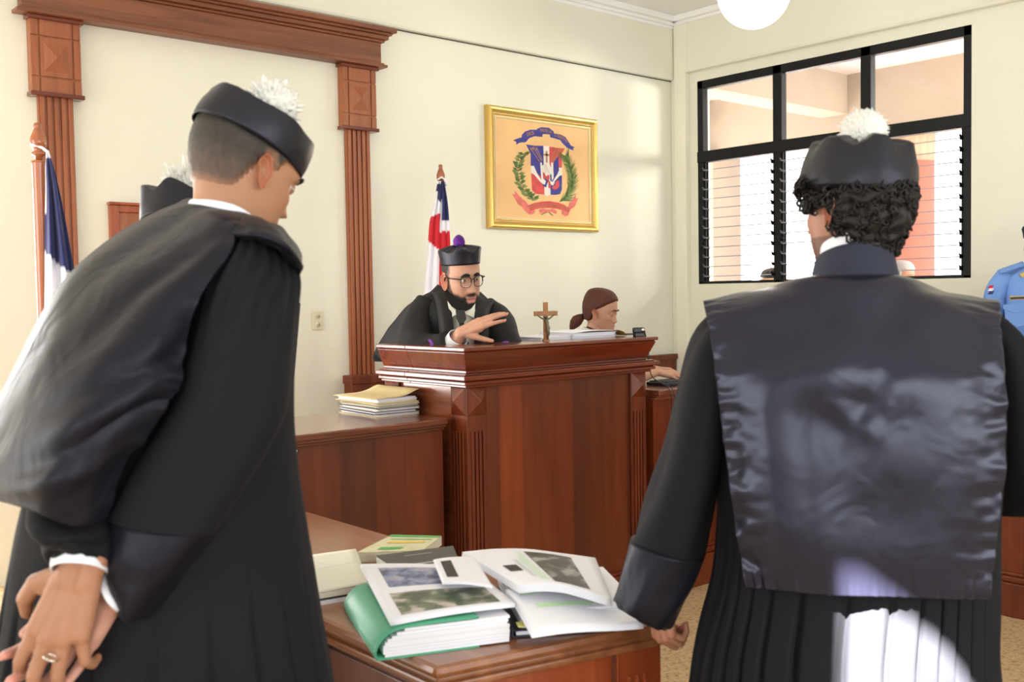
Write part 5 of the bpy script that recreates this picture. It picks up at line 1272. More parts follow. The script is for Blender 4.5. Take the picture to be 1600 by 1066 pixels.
    def collar(c0, rx, ry, z0, z1, flare, roll_=0.0, tilt=0.0, lean=None):
        rows_ = []
        for z, e in ((z0, flare), ((z0+z1)/2, flare*0.45), (z1, 0.0), (z1-0.002, -0.006), ((z0+z1)/2, -0.004)):
            row = []
            for i in range(n):
                q = 2*math.pi*i/n; p = Vector(c0)+RT*(rx+e)*math.cos(q)+FW*(ry+e)*math.sin(q)+UP*(z-tilt*math.sin(q))
                row.append(p)
            rows_.append(row)
        return rows_
    cc = D(1334, 404, 1.955)
    hose(k, collar(cc, 0.068, 0.070, -0.070, 0.000, 0.018, tilt=0.022), 24, cap=(False, False)); k.build('jacket_collar', 'suit_navy', r, solid=0.006, label='navy jacket collar')
    k = MB(); hose(k, collar(cc+UP*0.006, 0.0585, 0.062, -0.03, 0.020, 0.003, tilt=0.020), 16, cap=(False, False)); k.build('shirt_collar', 'shirt_white', r, solid=0.003, label='white shirt collar')
    # curly hair
    def mask(x, y, z):
        low = -0.088 if abs(x) < 0.05 or y < -0.03 else -0.05
        if y > 0.055: return (z-0.045)*20
        if y > 0.028: return (z-(-0.005))*20
        if y > -0.005 and abs(x) > 0.055: return (z-(0.005))*20
        return (z-low)*20
    def off(x, y, z):
        o = 0.014+(0.008 if y < 0 else 0.002)+0.006*nzv(x*40, y*40, z*40); return o if z < 0.015 else max(0.003, o-(z-0.015)*0.9)
    h.hair(r, mask, off, m='hair_black', rough=0.010, rs=70)
    lk = MB(); rng = random.Random(21)
    G = h.bend(h.G0); tries = 0; cnt = 0
    while cnt < 760 and tries < 20000:
        tries += 1; i = rng.randrange(6, 70); k_ = rng.randrange(96); x, y, z = h.G0[i, k_]
        if mask(x, y, z) < 0.05 or z > 0.030: continue
        cnt += 1; nrm = np.array([x, y+0.01, z*0.4]); nrm = nrm/np.linalg.norm(nrm); t1 = np.cross(nrm, [0, 0, 1]); t1 /= np.linalg.norm(t1); t2 = np.cross(nrm, t1)
        a0 = rng.uniform(0, 6.28); rad = rng.uniform(0.004, 0.010); turns = rng.uniform(0.7, 1.5); pts = []; fall = rng.uniform(0.004, 0.014)
        o0 = np.array([x, y, z])+nrm*rng.uniform(0.008, 0.020)
        for j in range(8):
            a = a0+turns*6.28*j/7; pts.append(h.w(o0+t1*rad*math.cos(a)+t2*rad*math.sin(a)+nrm*0.006*math.sin(j*0.8)+np.array([0, 0, -fall*j/7])))
        lk.tube(pts, [0.0008, .0022, .0027, .0027, .0026, .0022, .0015, .0005], 5)
    # loose curls over the ear on the right and at the brow on the left
    for (px, py, n_) in ((1386, 365, 16), (1380, 345, 14), (1390, 350, 12), (1256, 284, 12), (1252, 290, 10), (1258, 278, 8)):
        for j in range(n_):
            c0 = D(px+rng.uniform(-7, 7), py+rng.uniform(-9, 9), 1.945+rng.uniform(-.02, .03)); a0 = rng.uniform(0, 6.28); rad = rng.uniform(.004, .008)
            lk.tube([c0+RT*rad*math.cos(a0+a)+UP*(rad*math.sin(a0+a)-0.002*a)+FW*0.003*a for a in np.linspace(0, 6.5, 9)], [0.0008, .002, .0025, .0025, .0025, .0025, .002, .0015, .0005], 5)
    lk.build('curls', 'hair_black', r, label='black curly locks')
    cap_mesh(h, r, rx=0.0985, ry=0.113, z0=0.020, tilt=R(7), height=0.090, flare=0.86, bulge=0.05, folds=6, amp=0.022, yc=-0.006, fur='white', fr=0.047, dent=0.012, roll=R(-7), phase=0.7, spiky=0.10, lift=-0.012)
    shoes(r, b0, FW-RT*0.3)
lawyer_right()

# ============ the lawyer on the left, bending forward, hands clasped behind ============
def lawyer_left():
    b0 = base_of(270, 1.68)
    r = empty('person', b0, 'lawyer at left in black gown, bending forward with hands clasped behind his back', 'person')
    hp = D(384, 264, 1.80)
    fd = RT*0.66+FW*0.60-UP*0.42
    M = frame(fd, UP*1.0, R(4)); h = Head(hp, M, 0.99, jaw=1.0, neck=1.1, top=0.62, neck_dir=(0.0, -0.015, 0.02))
    body = MB(); h.skin(body, SK_L, lip=(0.5, 0.2, 0.17))
    core = [(D(290, 500, 1.77), D(215, 700, 1.70), 0.08, 0.11), (D(395, 460, 1.68), D(380, 600, 1.62), 0.035, 0.035), (D(380, 600, 1.62), D(225, 880, 1.52), 0.042, 0.028), (D(215, 500, 1.85), D(120, 640, 1.62), 0.035, 0.035), (D(120, 640, 1.62), D(125, 810, 1.52), 0.035, 0.025), (D(310, 430, 1.80), D(350, 335, 1.80), 0.05, 0.052)]
    core += legs_core(D(200, 760, 1.7), D(310, 760, 1.66), b0-RT*0.1+UP*0.09, b0+RT*0.1+UP*0.09)
    V, F = fuse(core, 0.02, 3); body.add(V, F, 0, smooth=True, col=SK_L)
    # far hand below, near hand on top, fingers woven
    SKH = (0.40, 0.195, 0.115)
    hand(body, D(176, 916, 1.475), D(78, 1045, 1.470)-D(176, 916, 1.475), FW*0.6+RT*0.4+UP*0.3, thumb=-1, curls=[(18, 35, 25), (15, 32, 25), (12, 30, 22), (10, 28, 20)], splay=(-16, -5, 6, 16), thumb_dir=(0.35, 0.9, -0.2), base=(0.60, 0.32, 0.25), s=1.02, arm=D(215, 860, 1.53), arm_r=0.024, voxel=0.0024)
    wr = D(128, 885, 1.432)
    hand(body, wr, D(72, 1040, 1.415)-wr, -FW*1.0-UP*0.18-RT*0.15, thumb=1, curls=[(10, 34, 30), (8, 30, 26), (10, 32, 26), (20, 50, 40)], splay=(-11, -3, 7, 20), thumb_dir=(0.92, 0.62, -0.25), thumb_curl=(0.42, 0.25), base=SKH, s=1.15, arm=D(121, 850, 1.50), arm_r=0.016, voxel=0.0022)
    body.build('body', 'skin', r); h.eyes(r); h.brows(r)
    # ring on the ring finger
    fg = D(80, 1028, 1.400); f2 = MB(); n = 28; ax = (D(60, 1075, 1.40)-D(88, 1005, 1.40)).normalized(); o1 = ax.orthogonal().normalized(); o2 = ax.cross(o1)
    f2.tube([fg+(o1*math.cos(a)+o2*math.sin(a))*0.0098 for a in np.linspace(0, 6.2832, n)], 0.0016, 8); f2.build('finger_ring', 'silver', r, label='silver ring')
    # shirt cuffs
    c_ = MB(); ax_ = -UP*.8-FW*.5; ra = [rax(D(124, 893, 1.431), ax_, .0365, .038), rax(D(124, 886, 1.434), ax_, .037, .039), rax(D(124, 868, 1.44), ax_, .035, .038)]
    hose(c_, ra, 14, cap=(False, True)); c_.build('shirt_cuff', 'shirt_white', r, solid=0.002)
    c_ = MB(); ra = [ring((160, 900), (196, 956), 1.465, .030), ring((162, 893), (206, 952), 1.47, .033), ring((170, 880), (218, 940), 1.485, .035), ring((182, 868), (228, 925), 1.50, .035)]
    hose(c_, ra, 14, cap=(False, True)); c_.build('shirt_cuff', 'shirt_white', r, solid=0.002)
    # gown: skirt and torso
    g = MB()
    rings = [ring((300, 352), (432, 378), 1.76, .07), ring((262, 372), (452, 400), 1.74, .10), ring((200, 440), (462, 470), 1.71, .13), ring((150, 540), (458, 560), 1.68, .14), ring((95, 650), (455, 660), 1.66, .16), ring((62, 740), (462, 745), 1.66, .18), ring((46, 800), (472, 810), 1.66, .19),
             ring((32, 880), (484, 880), 1.67, .19), ring((18, 980), (498, 980), 1.67, .20), ring((5, 1070), (512, 1070), 1.68, .21), ring((-20, 1300), (540, 1300), 1.68, .25), ring((-40, 1840), (580, 1840), 1.68, .30)]
    R96 = []
    for rr in rings:
        P = np.array([tuple(p) for p in rr]+[tuple(rr[0])]); R96.append([tuple(v) for v in resample(P, 401)[:-1]])
    def pl_(u, q, p):
        t = max(0, min(1, (1.05-p[2])/0.35)); f = (q*22/6.2832+0.4*math.sin(2*q)) % 1.0; return t*(0.014*f-0.014*math.exp(-(min(f, 1-f)/0.08)**2))+0.010*nzv(p[0]*5, p[1]*5, p[2]*2)
    hose(g, R96, 150, disp=pl_); g.build('gown', 'robe_cloth', r)
    # near sleeve: gathered at the shoulder, widening to the satin cuff
    s = MB(); rings = [ring((372, 352), (440, 385), 1.66, .05), ring((345, 385), (464, 428), 1.63, .07), ring((312, 450), (463, 480), 1.60, .09), ring((292, 530), (457, 560), 1.575, .10), ring((276, 610), (452, 640), 1.56, .105), ring((240, 690), (425, 705), 1.545, .105), ring((205, 755), (388, 768), 1.53, .10), ring((184, 800), (356, 820), 1.52, .098)]
    def slf(u, q, p):
        gth = max(0, 1-u/0.45); return gth*0.006*math.sin(20*q+3*nzv(p[0]*8, p[1]*8, p[2]*4))*min(1, u*10)+0.011*nzv(p[0]*6+9, p[1]*6, p[2]*4)+0.006*math.sin(4*q+5*u)*min(1, u*2)
    R2 = []
    for rr in rings:
        P = np.array([tuple(p) for p in rr]+[tuple(rr[0])]); R2.append([tuple(v) for v in resample(P, 121)[:-1]])
    hose(s, R2, 100, disp=slf); s.build('sleeve', 'robe_cloth', r)
    c = MB(); rings = [ring((183, 799), (357, 819), 1.52, .100), ring((178, 845), (318, 868), 1.51, .095), ring((182, 895), (280, 915), 1.505, .085), ring((196, 928), (244, 958), 1.50, .07), ring((202, 930), (240, 950), 1.50, .06)]
    hose(c, rings, 40, disp=folds(5, 0.004, 0.4, 9, 5)); c.build('cuff', 'satin', r, label='wide satin cuff')
    # far sleeve coming round the back
    s = MB(); rings = [ring((190, 430), (290, 470), 1.80, .07), ring((80, 580), (200, 600), 1.62, .09), ring((52, 700), (185, 705), 1.54, .09), ring((50, 780), (182, 790), 1.50, .085), ring((56, 825), (178, 830), 1.465, .080)]+[rax(D(124, 862, 1.442), -UP*.8-FW*.5+RT*.02, .044, .050), rax(D(124, 878, 1.437), -UP*.8-FW*.5, .0395, .043), rax(D(124, 876, 1.438), -UP*.8-FW*.5, .034, .036)]
    hose(s, rings, 70, disp=folds(4, 0.005, 0.4, 8, 9)); s.build('sleeve', 'robe_cloth', r)
    # satin panel over the back
    rows = [[(440, 372, 1.70), (405, 345, 1.72), (368, 328, 1.74), (325, 316, 1.78), (292, 312, 1.84), (262, 330, 1.95)],
            [(372, 352, 1.60), (348, 338, 1.62), (315, 328, 1.68), (278, 325, 1.76), (240, 338, 1.86), (228, 368, 1.97)],
            [(364, 385, 1.555), (322, 372, 1.56), (272, 360, 1.62), (220, 358, 1.70), (182, 375, 1.84), (176, 405, 1.95)],
            [(332, 433, 1.515), (285, 424, 1.50), (225, 408, 1.545), (162, 400, 1.64), (120, 427, 1.80), (122, 460, 1.92)],
            [(301, 487, 1.49), (250, 476, 1.46), (185, 458, 1.49), (115, 450, 1.60), (72, 485, 1.77), (82, 520, 1.9)],
            [(290, 562, 1.47), (228, 548, 1.42), (155, 530, 1.44), (72, 520, 1.54), (28, 560, 1.72), (45, 590, 1.85)],
            [(284, 608, 1.455), (215, 600, 1.40), (135, 590, 1.405), (45, 585, 1.50), (0, 622, 1.68), (20, 650, 1.8)],
            [(252, 650, 1.445), (185, 660, 1.385), (108, 660, 1.375), (22, 655, 1.47), (-20, 690, 1.62), (0, 720, 1.74)],
            [(190, 722, 1.44), (138, 735, 1.39), (75, 738, 1.375), (5, 725, 1.46), (-30, 745, 1.58), (-15, 770, 1.68)],
            [(166, 806, 1.44), (118, 822, 1.40), (62, 802, 1.385), (8, 785, 1.45), (-30, 780, 1.55), (-25, 790, 1.64)]]
    rows = [[D(*p) for p in q] for q in rows]
    def wv(u, v, p):
        a = 0.012*nzv(v*3+1, u*4, 3.3)*min(1, u*3)+0.006*max(0, 1-v/0.12)*nzv(1.7, u*30, 0.3)
        for cx_, cy_, ang, L, w_, am in ((0.20, 0.62, 0.45, 0.30, 0.04, .010), (0.25, 0.80, 0.35, 0.30, 0.035, .010), (0.35, 0.45, 0.9, 0.3, 0.05, .009), (0.5, 0.3, 1.2, 0.3, 0.06, .008), (0.3, 0.9, 0.2, 0.3, 0.03, -.007)):
            du, dv = (u-cy_), (v-cx_); along = dv*math.cos(ang)+du*math.sin(ang); ac = -dv*math.sin(ang)+du*math.cos(ang); a += am*math.exp(-(along/L)**2-(ac/w_)**2)
        return a
    c = MB(); surf(c, rows, 170, 130, disp=wv); c.build('satin_back_panel', 'satin', r, solid=0.004, label='satin panel draped over the back')
    fr = [[(366, 334, 1.72), (400, 340, 1.70), (436, 356, 1.70), (462, 384, 1.72)], [(366, 348, 1.62), (402, 352, 1.60), (444, 370, 1.60), (470, 402, 1.65)], [(365, 366, 1.575), (400, 367, 1.56), (448, 384, 1.565), (472, 418, 1.62)], [(372, 372, 1.60), (402, 376, 1.60), (444, 396, 1.60), (464, 442, 1.66)]]
    c = MB(); surf(c, [[D(*p) for p in q] for q in fr], 30, 40, disp=lambda u, v, p: 0.005*nzv(v*5, u*3, 2)); c.build('satin_front_panel', 'satin', r, solid=0.005)
    # collars
    n = 44
    def cring(c0, ax, rx, ry, o=0.0):
        ax = Vector(ax).normalized(); a = (RT-ax*RT.dot(ax)).normalized(); b = ax.cross(a); return [Vector(c0)+a*rx*math.cos(2*math.pi*i/n)+b*ry*math.sin(2*math.pi*i/n)+ax*o for i in range(n)]
    nb = D(352, 347, 1.79); ax = (D(382, 285, 1.80)-D(338, 372, 1.79)).normalized()+UP*0.2-RT*0.25
    k = MB(); hose(k, [cring(nb, ax, .070, .068, -.03), cring(nb, ax, .066, .066, 0.0), cring(nb, ax, .0635, .064, .022), cring(nb, ax, .060, .060, .020)], 16, cap=(False, False)); k.build('shirt_collar', 'shirt_white', r, solid=0.003, label='white shirt collar')
    k = MB(); hose(k, [cring(nb, ax, .125, .10, -.052), cring(nb, ax, .092, .085, -.028), cring(nb, ax, .074, .074, 0.0), cring(nb, ax, .069, .070, 0.004)], 20, cap=(False, False)); k.build('jacket_collar', 'suit_navy', r, solid=0.006, label='dark suit collar')
    # short hair, shaved towards the neck
    def mask(x, y, z): return (z-np.interp(y, [-.11, -.05, -.034, -.024, -.012, .004, .016, .026, .05], [-.062, -.060, -.052, -.022, .014, .020, -.004, .020, .05]))*30
    def hc(x, y, z, mk):
        t = max(0, min(1, (z+0.06)/0.07)); q = 0.5+0.5*nzv(x*150, y*150, z*60); a = np.array((0.13, 0.080, 0.055))*(1-t)+np.array((0.030, 0.023, 0.017))*t
        a = a*(0.6+0.8*q); k = max(0, min(1, mk/0.45)); return tuple(a*k+np.array(SK_L)*0.92*(1-k))
    h.hair(r, mask, lambda x, y, z: 0.0045+0.004*max(0, min(1, (z+0.05)/0.06)), cols=hc, rough=0.0014, rs=330)
    cap_mesh(h, r, zamp=0.0015, rx=0.0905, ry=0.107, z0=0.032, tilt=R(-5), height=0.062, dome=0.004, flare=0.95, bulge=0.03, folds=6, amp=0.012, yc=-0.013, fur='white', fr=0.045, dent=0.004, phase=0.3, spiky=0.22, lift=-0.014)
    shoes(r, b0, RT*0.7+FW*0.4)
lawyer_left()

# ============ the third lawyer, almost hidden behind the left one ============
def lawyer_hidden():
    Dm = 2.3; b0 = base_of(250, Dm+0.03)
    r = empty('person', b0, 'third lawyer almost hidden behind the left one, only dark cap and white pompom showing', 'person')
    hp = D(290, 383, Dm); M = frame(RT*0.25+FW*0.9-UP*0.25, UP, R(-7)); h = Head(hp, M, 1.0, top=0.65, neck_dir=(0, -0.06, 0.02))
    body = MB(); h.skin(body, SK_L); a = D(300, 470, Dm); core = [(a-RT*0.17, a+RT*0.17, .06, .06), (a-UP*0.05, D(265, 760, Dm+.05), .13, .14), (a, D(296, 420, Dm), .06, .055), (a-RT*.19, D(170, 700, Dm), .045, .04), (a+RT*.19, D(395, 700, Dm), .045, .04)]
    core += legs_core(D(230, 780, Dm+.05), D(310, 780, Dm+.05), b0-RT*0.1+UP*0.09, b0+RT*0.1+UP*0.09); V, F = fuse(core, 0.02, 3); body.add(V, F, 0, smooth=True, col=SK_L); body.build('body', 'skin', r)
    g = MB(); rings = [ring((255, 440), (340, 440), Dm, .07), ring((190, 465), (400, 465), Dm, .11), ring((165, 560), (418, 560), Dm, .15), ring((150, 750), (385, 750), Dm+.04, .15), ring((130, 1000), (385, 1000), Dm+.04, .17), ring((105, 1470), (385, 1470), Dm+.04, .19)]
    hose(g, rings, 80, disp=folds(10, 0.008, 0.2, 5, 2)); g.build('gown', 'robe_cloth', r)
    g = MB(); g.tube([a-RT*.17, D(178, 600, Dm), D(200, 740, Dm-.08)], [.07, .075, .08], 20); g.build('sleeve', 'robe_cloth', r)
    g = MB(); g.tube([a+RT*.17, D(405, 600, Dm), D(390, 740, Dm-.08)], [.07, .075, .08], 20); g.build('sleeve', 'robe_cloth', r)
    h.hair(r, lambda x, y, z: (z+0.05)*30 if y < 0 else (z-0.03)*30, lambda x, y, z: 0.006, rough=0.001)
    cap_mesh(h, r, rx=0.088, ry=0.104, z0=0.028, tilt=R(-4), height=0.070, flare=1.0, folds=6, amp=0.03, fur='white', fr=0.050, dent=0.012, phase=0.9, spiky=0.4, lift=-0.012)
    shoes(r, b0, RT)
lawyer_hidden()
# ============ the judge ============
def wedge_hand_dir(): pass
def judge():
    b0 = Vector((3.16, 4.05, 0.22))
    r = empty('person', b0, 'bearded judge in glasses, black robe and purple-pompom cap, gesturing over the bench', 'person')
    dj = 4.72
    hp = D(721, 434, dj); fd = -FW*0.80+RT*0.50-UP*0.14
    M = frame(fd, UP, R(5)) @ Matrix.Diagonal((0.90, 0.95, 1.14)); h = Head(hp, M, 1.10, top=0.62, jaw=1.12, neck=0.95, eye=0.62, neck_dir=(0.0, -0.03, 0.0))
    beard = np.array((0.018, 0.012, 0.010))
    def cf_(x, y, z, c):
        # full beard on jaw and chin, moustache, faded sideburns; stubble below
        k = 0
        if y > -0.02 and z < 0.02:
            line = float(np.interp(abs(x), [0, .018, .024, .030, .045, .056, .070], [-.083, -.083, -.064, -.050, -.054, -.048, -.044])) if y > 0.045 else float(np.interp(y, [-.02, -.008, .012, .03, .045], [-.06, .02, .01, -.030, -.050]))
            k = max(0, min(1, (line-z)/0.010))*(0.97 if y > 0.03 else 0.86)
        if y > 0.05:
            k = max(k, min(0.97, 1.9*ga(x, 0.027)*ga(z+0.0550, 0.0055)))
            if abs(x) < 0.010 and z < -0.0855 : k = max(k, 0.8)
        if z < -0.118: k *= max(0, 1-(-0.118-z)/0.02)
        if abs(x) > 0.058 and -0.03 < z < 0.06 and -0.012 < y < 0.024: k = max(k, 0.75)
        k = max(0, min(1, k)); n_ = 0.75+0.5*nzv(x*400, y*400, z*400)
        return c*(1-k)+beard*n_*k
    body = MB(); h.skin(body, SK_J, lip=(0.62, 0.22, 0.19), colfn=cf_, mouth_open=0.6, nose=1.12, lips=1.15)
    # gesturing right hand: forearm up from the bench, palm facing down and outwards
    wr = D(722, 519, 4.43); dirh = (D(786, 489, 4.40)-wr).normalized()
    hand(body, wr, dirh, UP*0.80-FW*0.60+RT*0.0, thumb=1, curls=[(4, 6, 6), (-2, 10, 10), (2, 14, 12), (10, 22, 15)], splay=(-4, -1, 4, 10), thumb_dir=(0.66, 0.90, -0.40), thumb_curl=(0.0, 0.12), base=SK_J, s=1.10, arm=D(700, 552, 4.50), arm_r=0.036, voxel=0.0026)
    hand(body, D(812, 556, 4.62), -FW*0.9-RT*0.3, UP, thumb=-1, base=SK_J, s=1.0, arm=D(800, 560, 4.74), arm_r=0.03)
    core = [(D(708, 540, dj+.08), D(700, 610, dj+.14), 0.10, 0.14), (D(662, 512, dj+.05), D(765, 520, dj+.05), 0.045, 0.045), (D(655, 515, dj), D(660, 555, 4.62), .03, .03), (D(660, 555, 4.62), D(702, 550, 4.50), .03, .03), (D(775, 525, dj), D(800, 556, 4.74), .035, .035), (D(724, 468, dj+.02), D(716, 500, dj+.05), .048, .05)]
    hipl, hipr = Vector((3.05, 4.12, 0.80)), Vector((3.30, 4.12, 0.80)); V = b0
    core += [(Vector((3.16, 3.98, 1.0)), Vector((3.17, 4.12, 0.80)), .16, .15), (hipl, Vector((3.00, 4.02, 0.76)), .09, .07), (hipr, Vector((3.32, 4.02, 0.76)), .09, .07), (Vector((3.00, 4.02, 0.76)), Vector((3.02, 4.02, 0.30)), .06, .045), (Vector((3.32, 4.02, 0.76)), Vector((3.32, 4.02, 0.30)), .06, .045)]
    V, F = fuse(core, 0.02, 3); body.add(V, F, 0, smooth=True, col=SK_J)
    bo = body.build('body', 'skin', r); h.eyes(r); h.brows(r, tilt=0.003, thick=1.55, drop=0.005)
    # moustache hairs
    # glasses
    g = MB(); L = MB()
    for sg in (-1, 1):
        pts = []
        for a in np.linspace(0, 2*math.pi, 37):
            e = 0.72; cx_, cz_ = math.copysign(abs(math.cos(a))**e, math.cos(a)), math.copysign(abs(math.sin(a))**e, math.sin(a))
            pts.append((sg*0.0325+0.0245*cx_, 0.0995-0.010*max(0, (abs(sg*0.0325+0.0245*cx_)-0.02))/0.04, -0.004+0.0195*cz_))
        g.tube([h.pt(*p) for p in pts], [(0.0025 if math.sin(a) > -0.1 else 0.0014)*h.s for a in np.linspace(0, 2*math.pi, 37)], 8, cap=False)
        c0 = np.array(pts).mean(0); L.add([h.pt(*p) for p in pts[:-1]], [tuple(range(36))])
        g.tube([h.pt(sg*0.057, 0.0925, 0.007), h.pt(sg*0.073, 0.082, 0.008), h.pt(sg*0.082, 0.03, 0.006), h.pt(sg*0.0815, -0.006, 0.006), h.pt(sg*0.080, -0.018, -0.012)], 0.0025*h.s, 8)
    g.tube([h.pt(-0.0085, 0.1005, 0.004), h.pt(0, 0.1045, 0.007), h.pt(0.0085, 0.1005, 0.004)], 0.0015*h.s, 8)
    go = g.build('spectacles', 'spectacle_frame', r, label='dark-rimmed spectacles'); L.build('lenses', 'lens_glass', go)
    h.hair(r, lambda x, y, z, : (z-0.02)*30 if y < 0.01 and abs(x) > 0.03 or y < -0.04 and z > -0.05 else -1, lambda x, y, z: 0.004, col=(0.02, 0.016, 0.013), rough=0.001)
    cap_mesh(h, r, rx=0.0845, ry=0.106, z0=0.048, tilt=R(5), height=0.050, dome=0.012, flare=1.08, folds=5, amp=0.03, zamp=0.007, fur='purple', fr=0.029, dent=0.006, phase=1.2, spiky=0.05, lift=-0.008)
    # robe over the shoulders
    g = MB(); rings = [ring((684, 445), (750, 458), dj+.05, .075), ring((668, 462), (768, 476), dj+.04, .10), ring((648, 480), (785, 494), dj+.05, .14), ring((634, 515), (796, 522), dj+.08, .17), ring((628, 560), (806, 570), dj+.12, .19), ring((620, 640), (820, 640), dj+.2, .2), ring((620, 720), (830, 720), dj+.25, .22)]
    hose(g, rings, 60, disp=folds(6, 0.010, 0.5, 7, 1)); g.build('robe', 'robe_cloth_judge', r)
    s = MB(); rings = [ring((662, 464), (700, 468), dj+.02, .05), ring((640, 482), (688, 490), dj, .07), ring((629, 512), (682, 520), dj-.05, .085), ring((632, 545), (688, 548), dj-.10, .085), ring((655, 575), (705, 560), 4.55, .07)]
    s = MB(); P_ = [D(668, 474, dj+.02), D(655, 498, dj-.02), D(650, 528, dj-.08), D(658, 548, dj-.16), D(682, 548, 4.51), D(704, 536, 4.47)]
    s.tube(resample(P_, 26), list(np.interp(np.linspace(0, 1, 26), [0, .3, .6, .8, 1], [.058, .075, .082, .072, .058])), 24)
    V0 = s.v; s.v = [tuple(Vector(v)+Vector((1, 0, 0))*0.010*nzv(v[0]*14, v[1]*14, v[2]*14)+UP*0.008*nzv(v[0]*17+5, v[1]*14, v[2]*17)) for v in V0]
    s.build('sleeve', 'robe_cloth_judge', r)
    s = MB(); P_ = [D(758, 480, dj+.04), D(778, 500, dj), D(788, 528, dj-.06), D(798, 550, 4.62)]
    s.tube(resample(P_, 22), list(np.interp(np.linspace(0, 1, 22), [0, .4, 1], [.055, .072, .065])), 24)
    s.v = [tuple(Vector(v)+UP*0.008*nzv(v[0]*15+5, v[1]*15, v[2]*15)) for v in s.v]; s.build('sleeve', 'robe_cloth_judge', r)
    # purple linings of the wide sleeves
    m = MB(); surf(m, [[D(668, 531, 4.42), D(672, 537, 4.42), D(670, 545, 4.42)], [D(673, 530, 4.42), D(677, 537, 4.42), D(682, 545, 4.42)]], 8, 10); m.build('sleeve_lining', 'purple_lining', r, solid=0.004, label='purple sleeve lining')
    m = MB(); surf(m, [[D(781, 536, 4.545), D(792, 533, 4.545), D(803, 540, 4.55)], [D(779, 546, 4.545), D(792, 546, 4.545), D(806, 548, 4.55)]], 8, 10); m.build('sleeve_lining', 'purple_lining', r, solid=0.004, label='purple sleeve lining')
    # shirt front, tie, lapels
    m = MB(); surf(m, [[D(704, 478, 4.60), D(722, 488, 4.57), D(742, 480, 4.59)], [D(705, 505, 4.57), D(724, 510, 4.54), D(744, 505, 4.57)], [D(712, 560, 4.53), D(728, 560, 4.51), D(745, 560, 4.53)]], 20, 16); m.build('shirt_front', 'shirt_cream', r, solid=0.006)
    for a, b, c_, d_ in (((699, 470), (708, 482), (716, 490), (704, 497)), ((743, 474), (735, 484), (728, 491), (741, 497))):
        m = MB(); m.prism([D(*a, 4.60), D(*b, 4.575), D(*c_, 4.54), D(*d_, 4.555)], -FW*0.008); m.build('shirt_collar', 'shirt_cream', r, bevel=0.002)
    m = MB(); m.prism([D(712, 484, 4.545), D(726, 485, 4.54), D(729, 498, 4.525), D(724, 506, 4.52), D(717, 505, 4.52), D(713, 497, 4.53)], -FW*0.014); m.prism([D(717, 504, 4.52), D(725, 504, 4.52), D(734, 545, 4.49), D(732, 565, 4.49), D(722, 565, 4.49), D(720, 545, 4.49)], -FW*0.008); m.build('necktie', 'tie_black', r, bevel=0.003)
    for pts in ([(696, 455, 4.69), (702, 468, 4.63), (706, 490, 4.56), (709, 520, 4.52), (712, 565, 4.50)], [(752, 468, 4.68), (746, 478, 4.62), (742, 492, 4.56), (742, 520, 4.52), (740, 565, 4.50)]):
        sg = -1 if pts[0][0] < 720 else 1; m = MB()
        surf(m, [[D(x+sg*o, y+2, z+q) for (x, y, z) in pts] for o, q in ((0, -.004), (7, -.012), (15, -.008), (21, .03))], 14, 30); m.build('lapel', 'robe_cloth_judge', r, solid=0.008)
    # shirt cuff and cloak flying out behind the shoulder
    c_ = MB(); ax = (D(722, 519, 4.43)-D(704, 548, 4.50)).normalized(); o1 = ax.orthogonal().normalized(); o2 = ax.cross(o1)
    def rg(c, rr): return [Vector(c)+(o1*math.cos(2*math.pi*i/24)+o2*math.sin(2*math.pi*i/24))*rr for i in range(24)]
    hose(c_, [rg(D(716, 527, 4.447), .043), rg(D(713, 532, 4.458), .045), rg(D(704, 545, 4.49), .046)], 12, cap=(False, True)); c_.build('shirt_cuff', 'shirt_white', r, solid=0.003)
    c_ = MB(); rows = [[(690, 449, 4.76), (700, 452, 4.74), (714, 470, 4.70)], [(662, 463, 4.82), (672, 468, 4.76), (690, 482, 4.70)], [(636, 480, 4.88), (648, 488, 4.82), (662, 500, 4.78)], [(612, 508, 4.93), (628, 520, 4.88), (640, 530, 4.84)], [(597, 530, 4.96), (612, 545, 4.93), (630, 556, 4.90)], [(585, 552, 4.98), (602, 562, 4.96), (628, 570, 4.93)], [(584, 564, 4.98), (604, 568, 4.97), (628, 590, 4.95)]]
    surf(c_, [[D(*p) for p in q] for q in rows], 50, 24, disp=lambda u, v, p: 0.008*nzv(u*6, v*3, 1)); c_.build('cloak', 'robe_cloth_judge', r, solid=0.012)
    # chair under him
    c = empty('office_chair', (3.17, 4.18, 0.22), 'black office chair under the judge, behind the bench', 'chair')
    MB().box((2.95, 4.0, 0.60), (3.40, 4.44, 0.66)).build('seat', 'leather', c, bevel=0.02)
    MB().tube([(3.17, 4.22, 0.27), (3.17, 4.22, 0.60)], 0.03, 16).build('gas_lift', 'black_plastic', c)
    b = MB()
    for i in range(5):
        a = 2*math.pi*i/5+.3; b.tube([(3.17, 4.22, 0.30), (3.17+.26*math.cos(a), 4.22+.26*math.sin(a), 0.25)], .018, 8); b.ball((3.17+.26*math.cos(a), 4.22+.26*math.sin(a), 0.245), .025, 10)
    b.build('star_base', 'black_plastic', c)
judge()

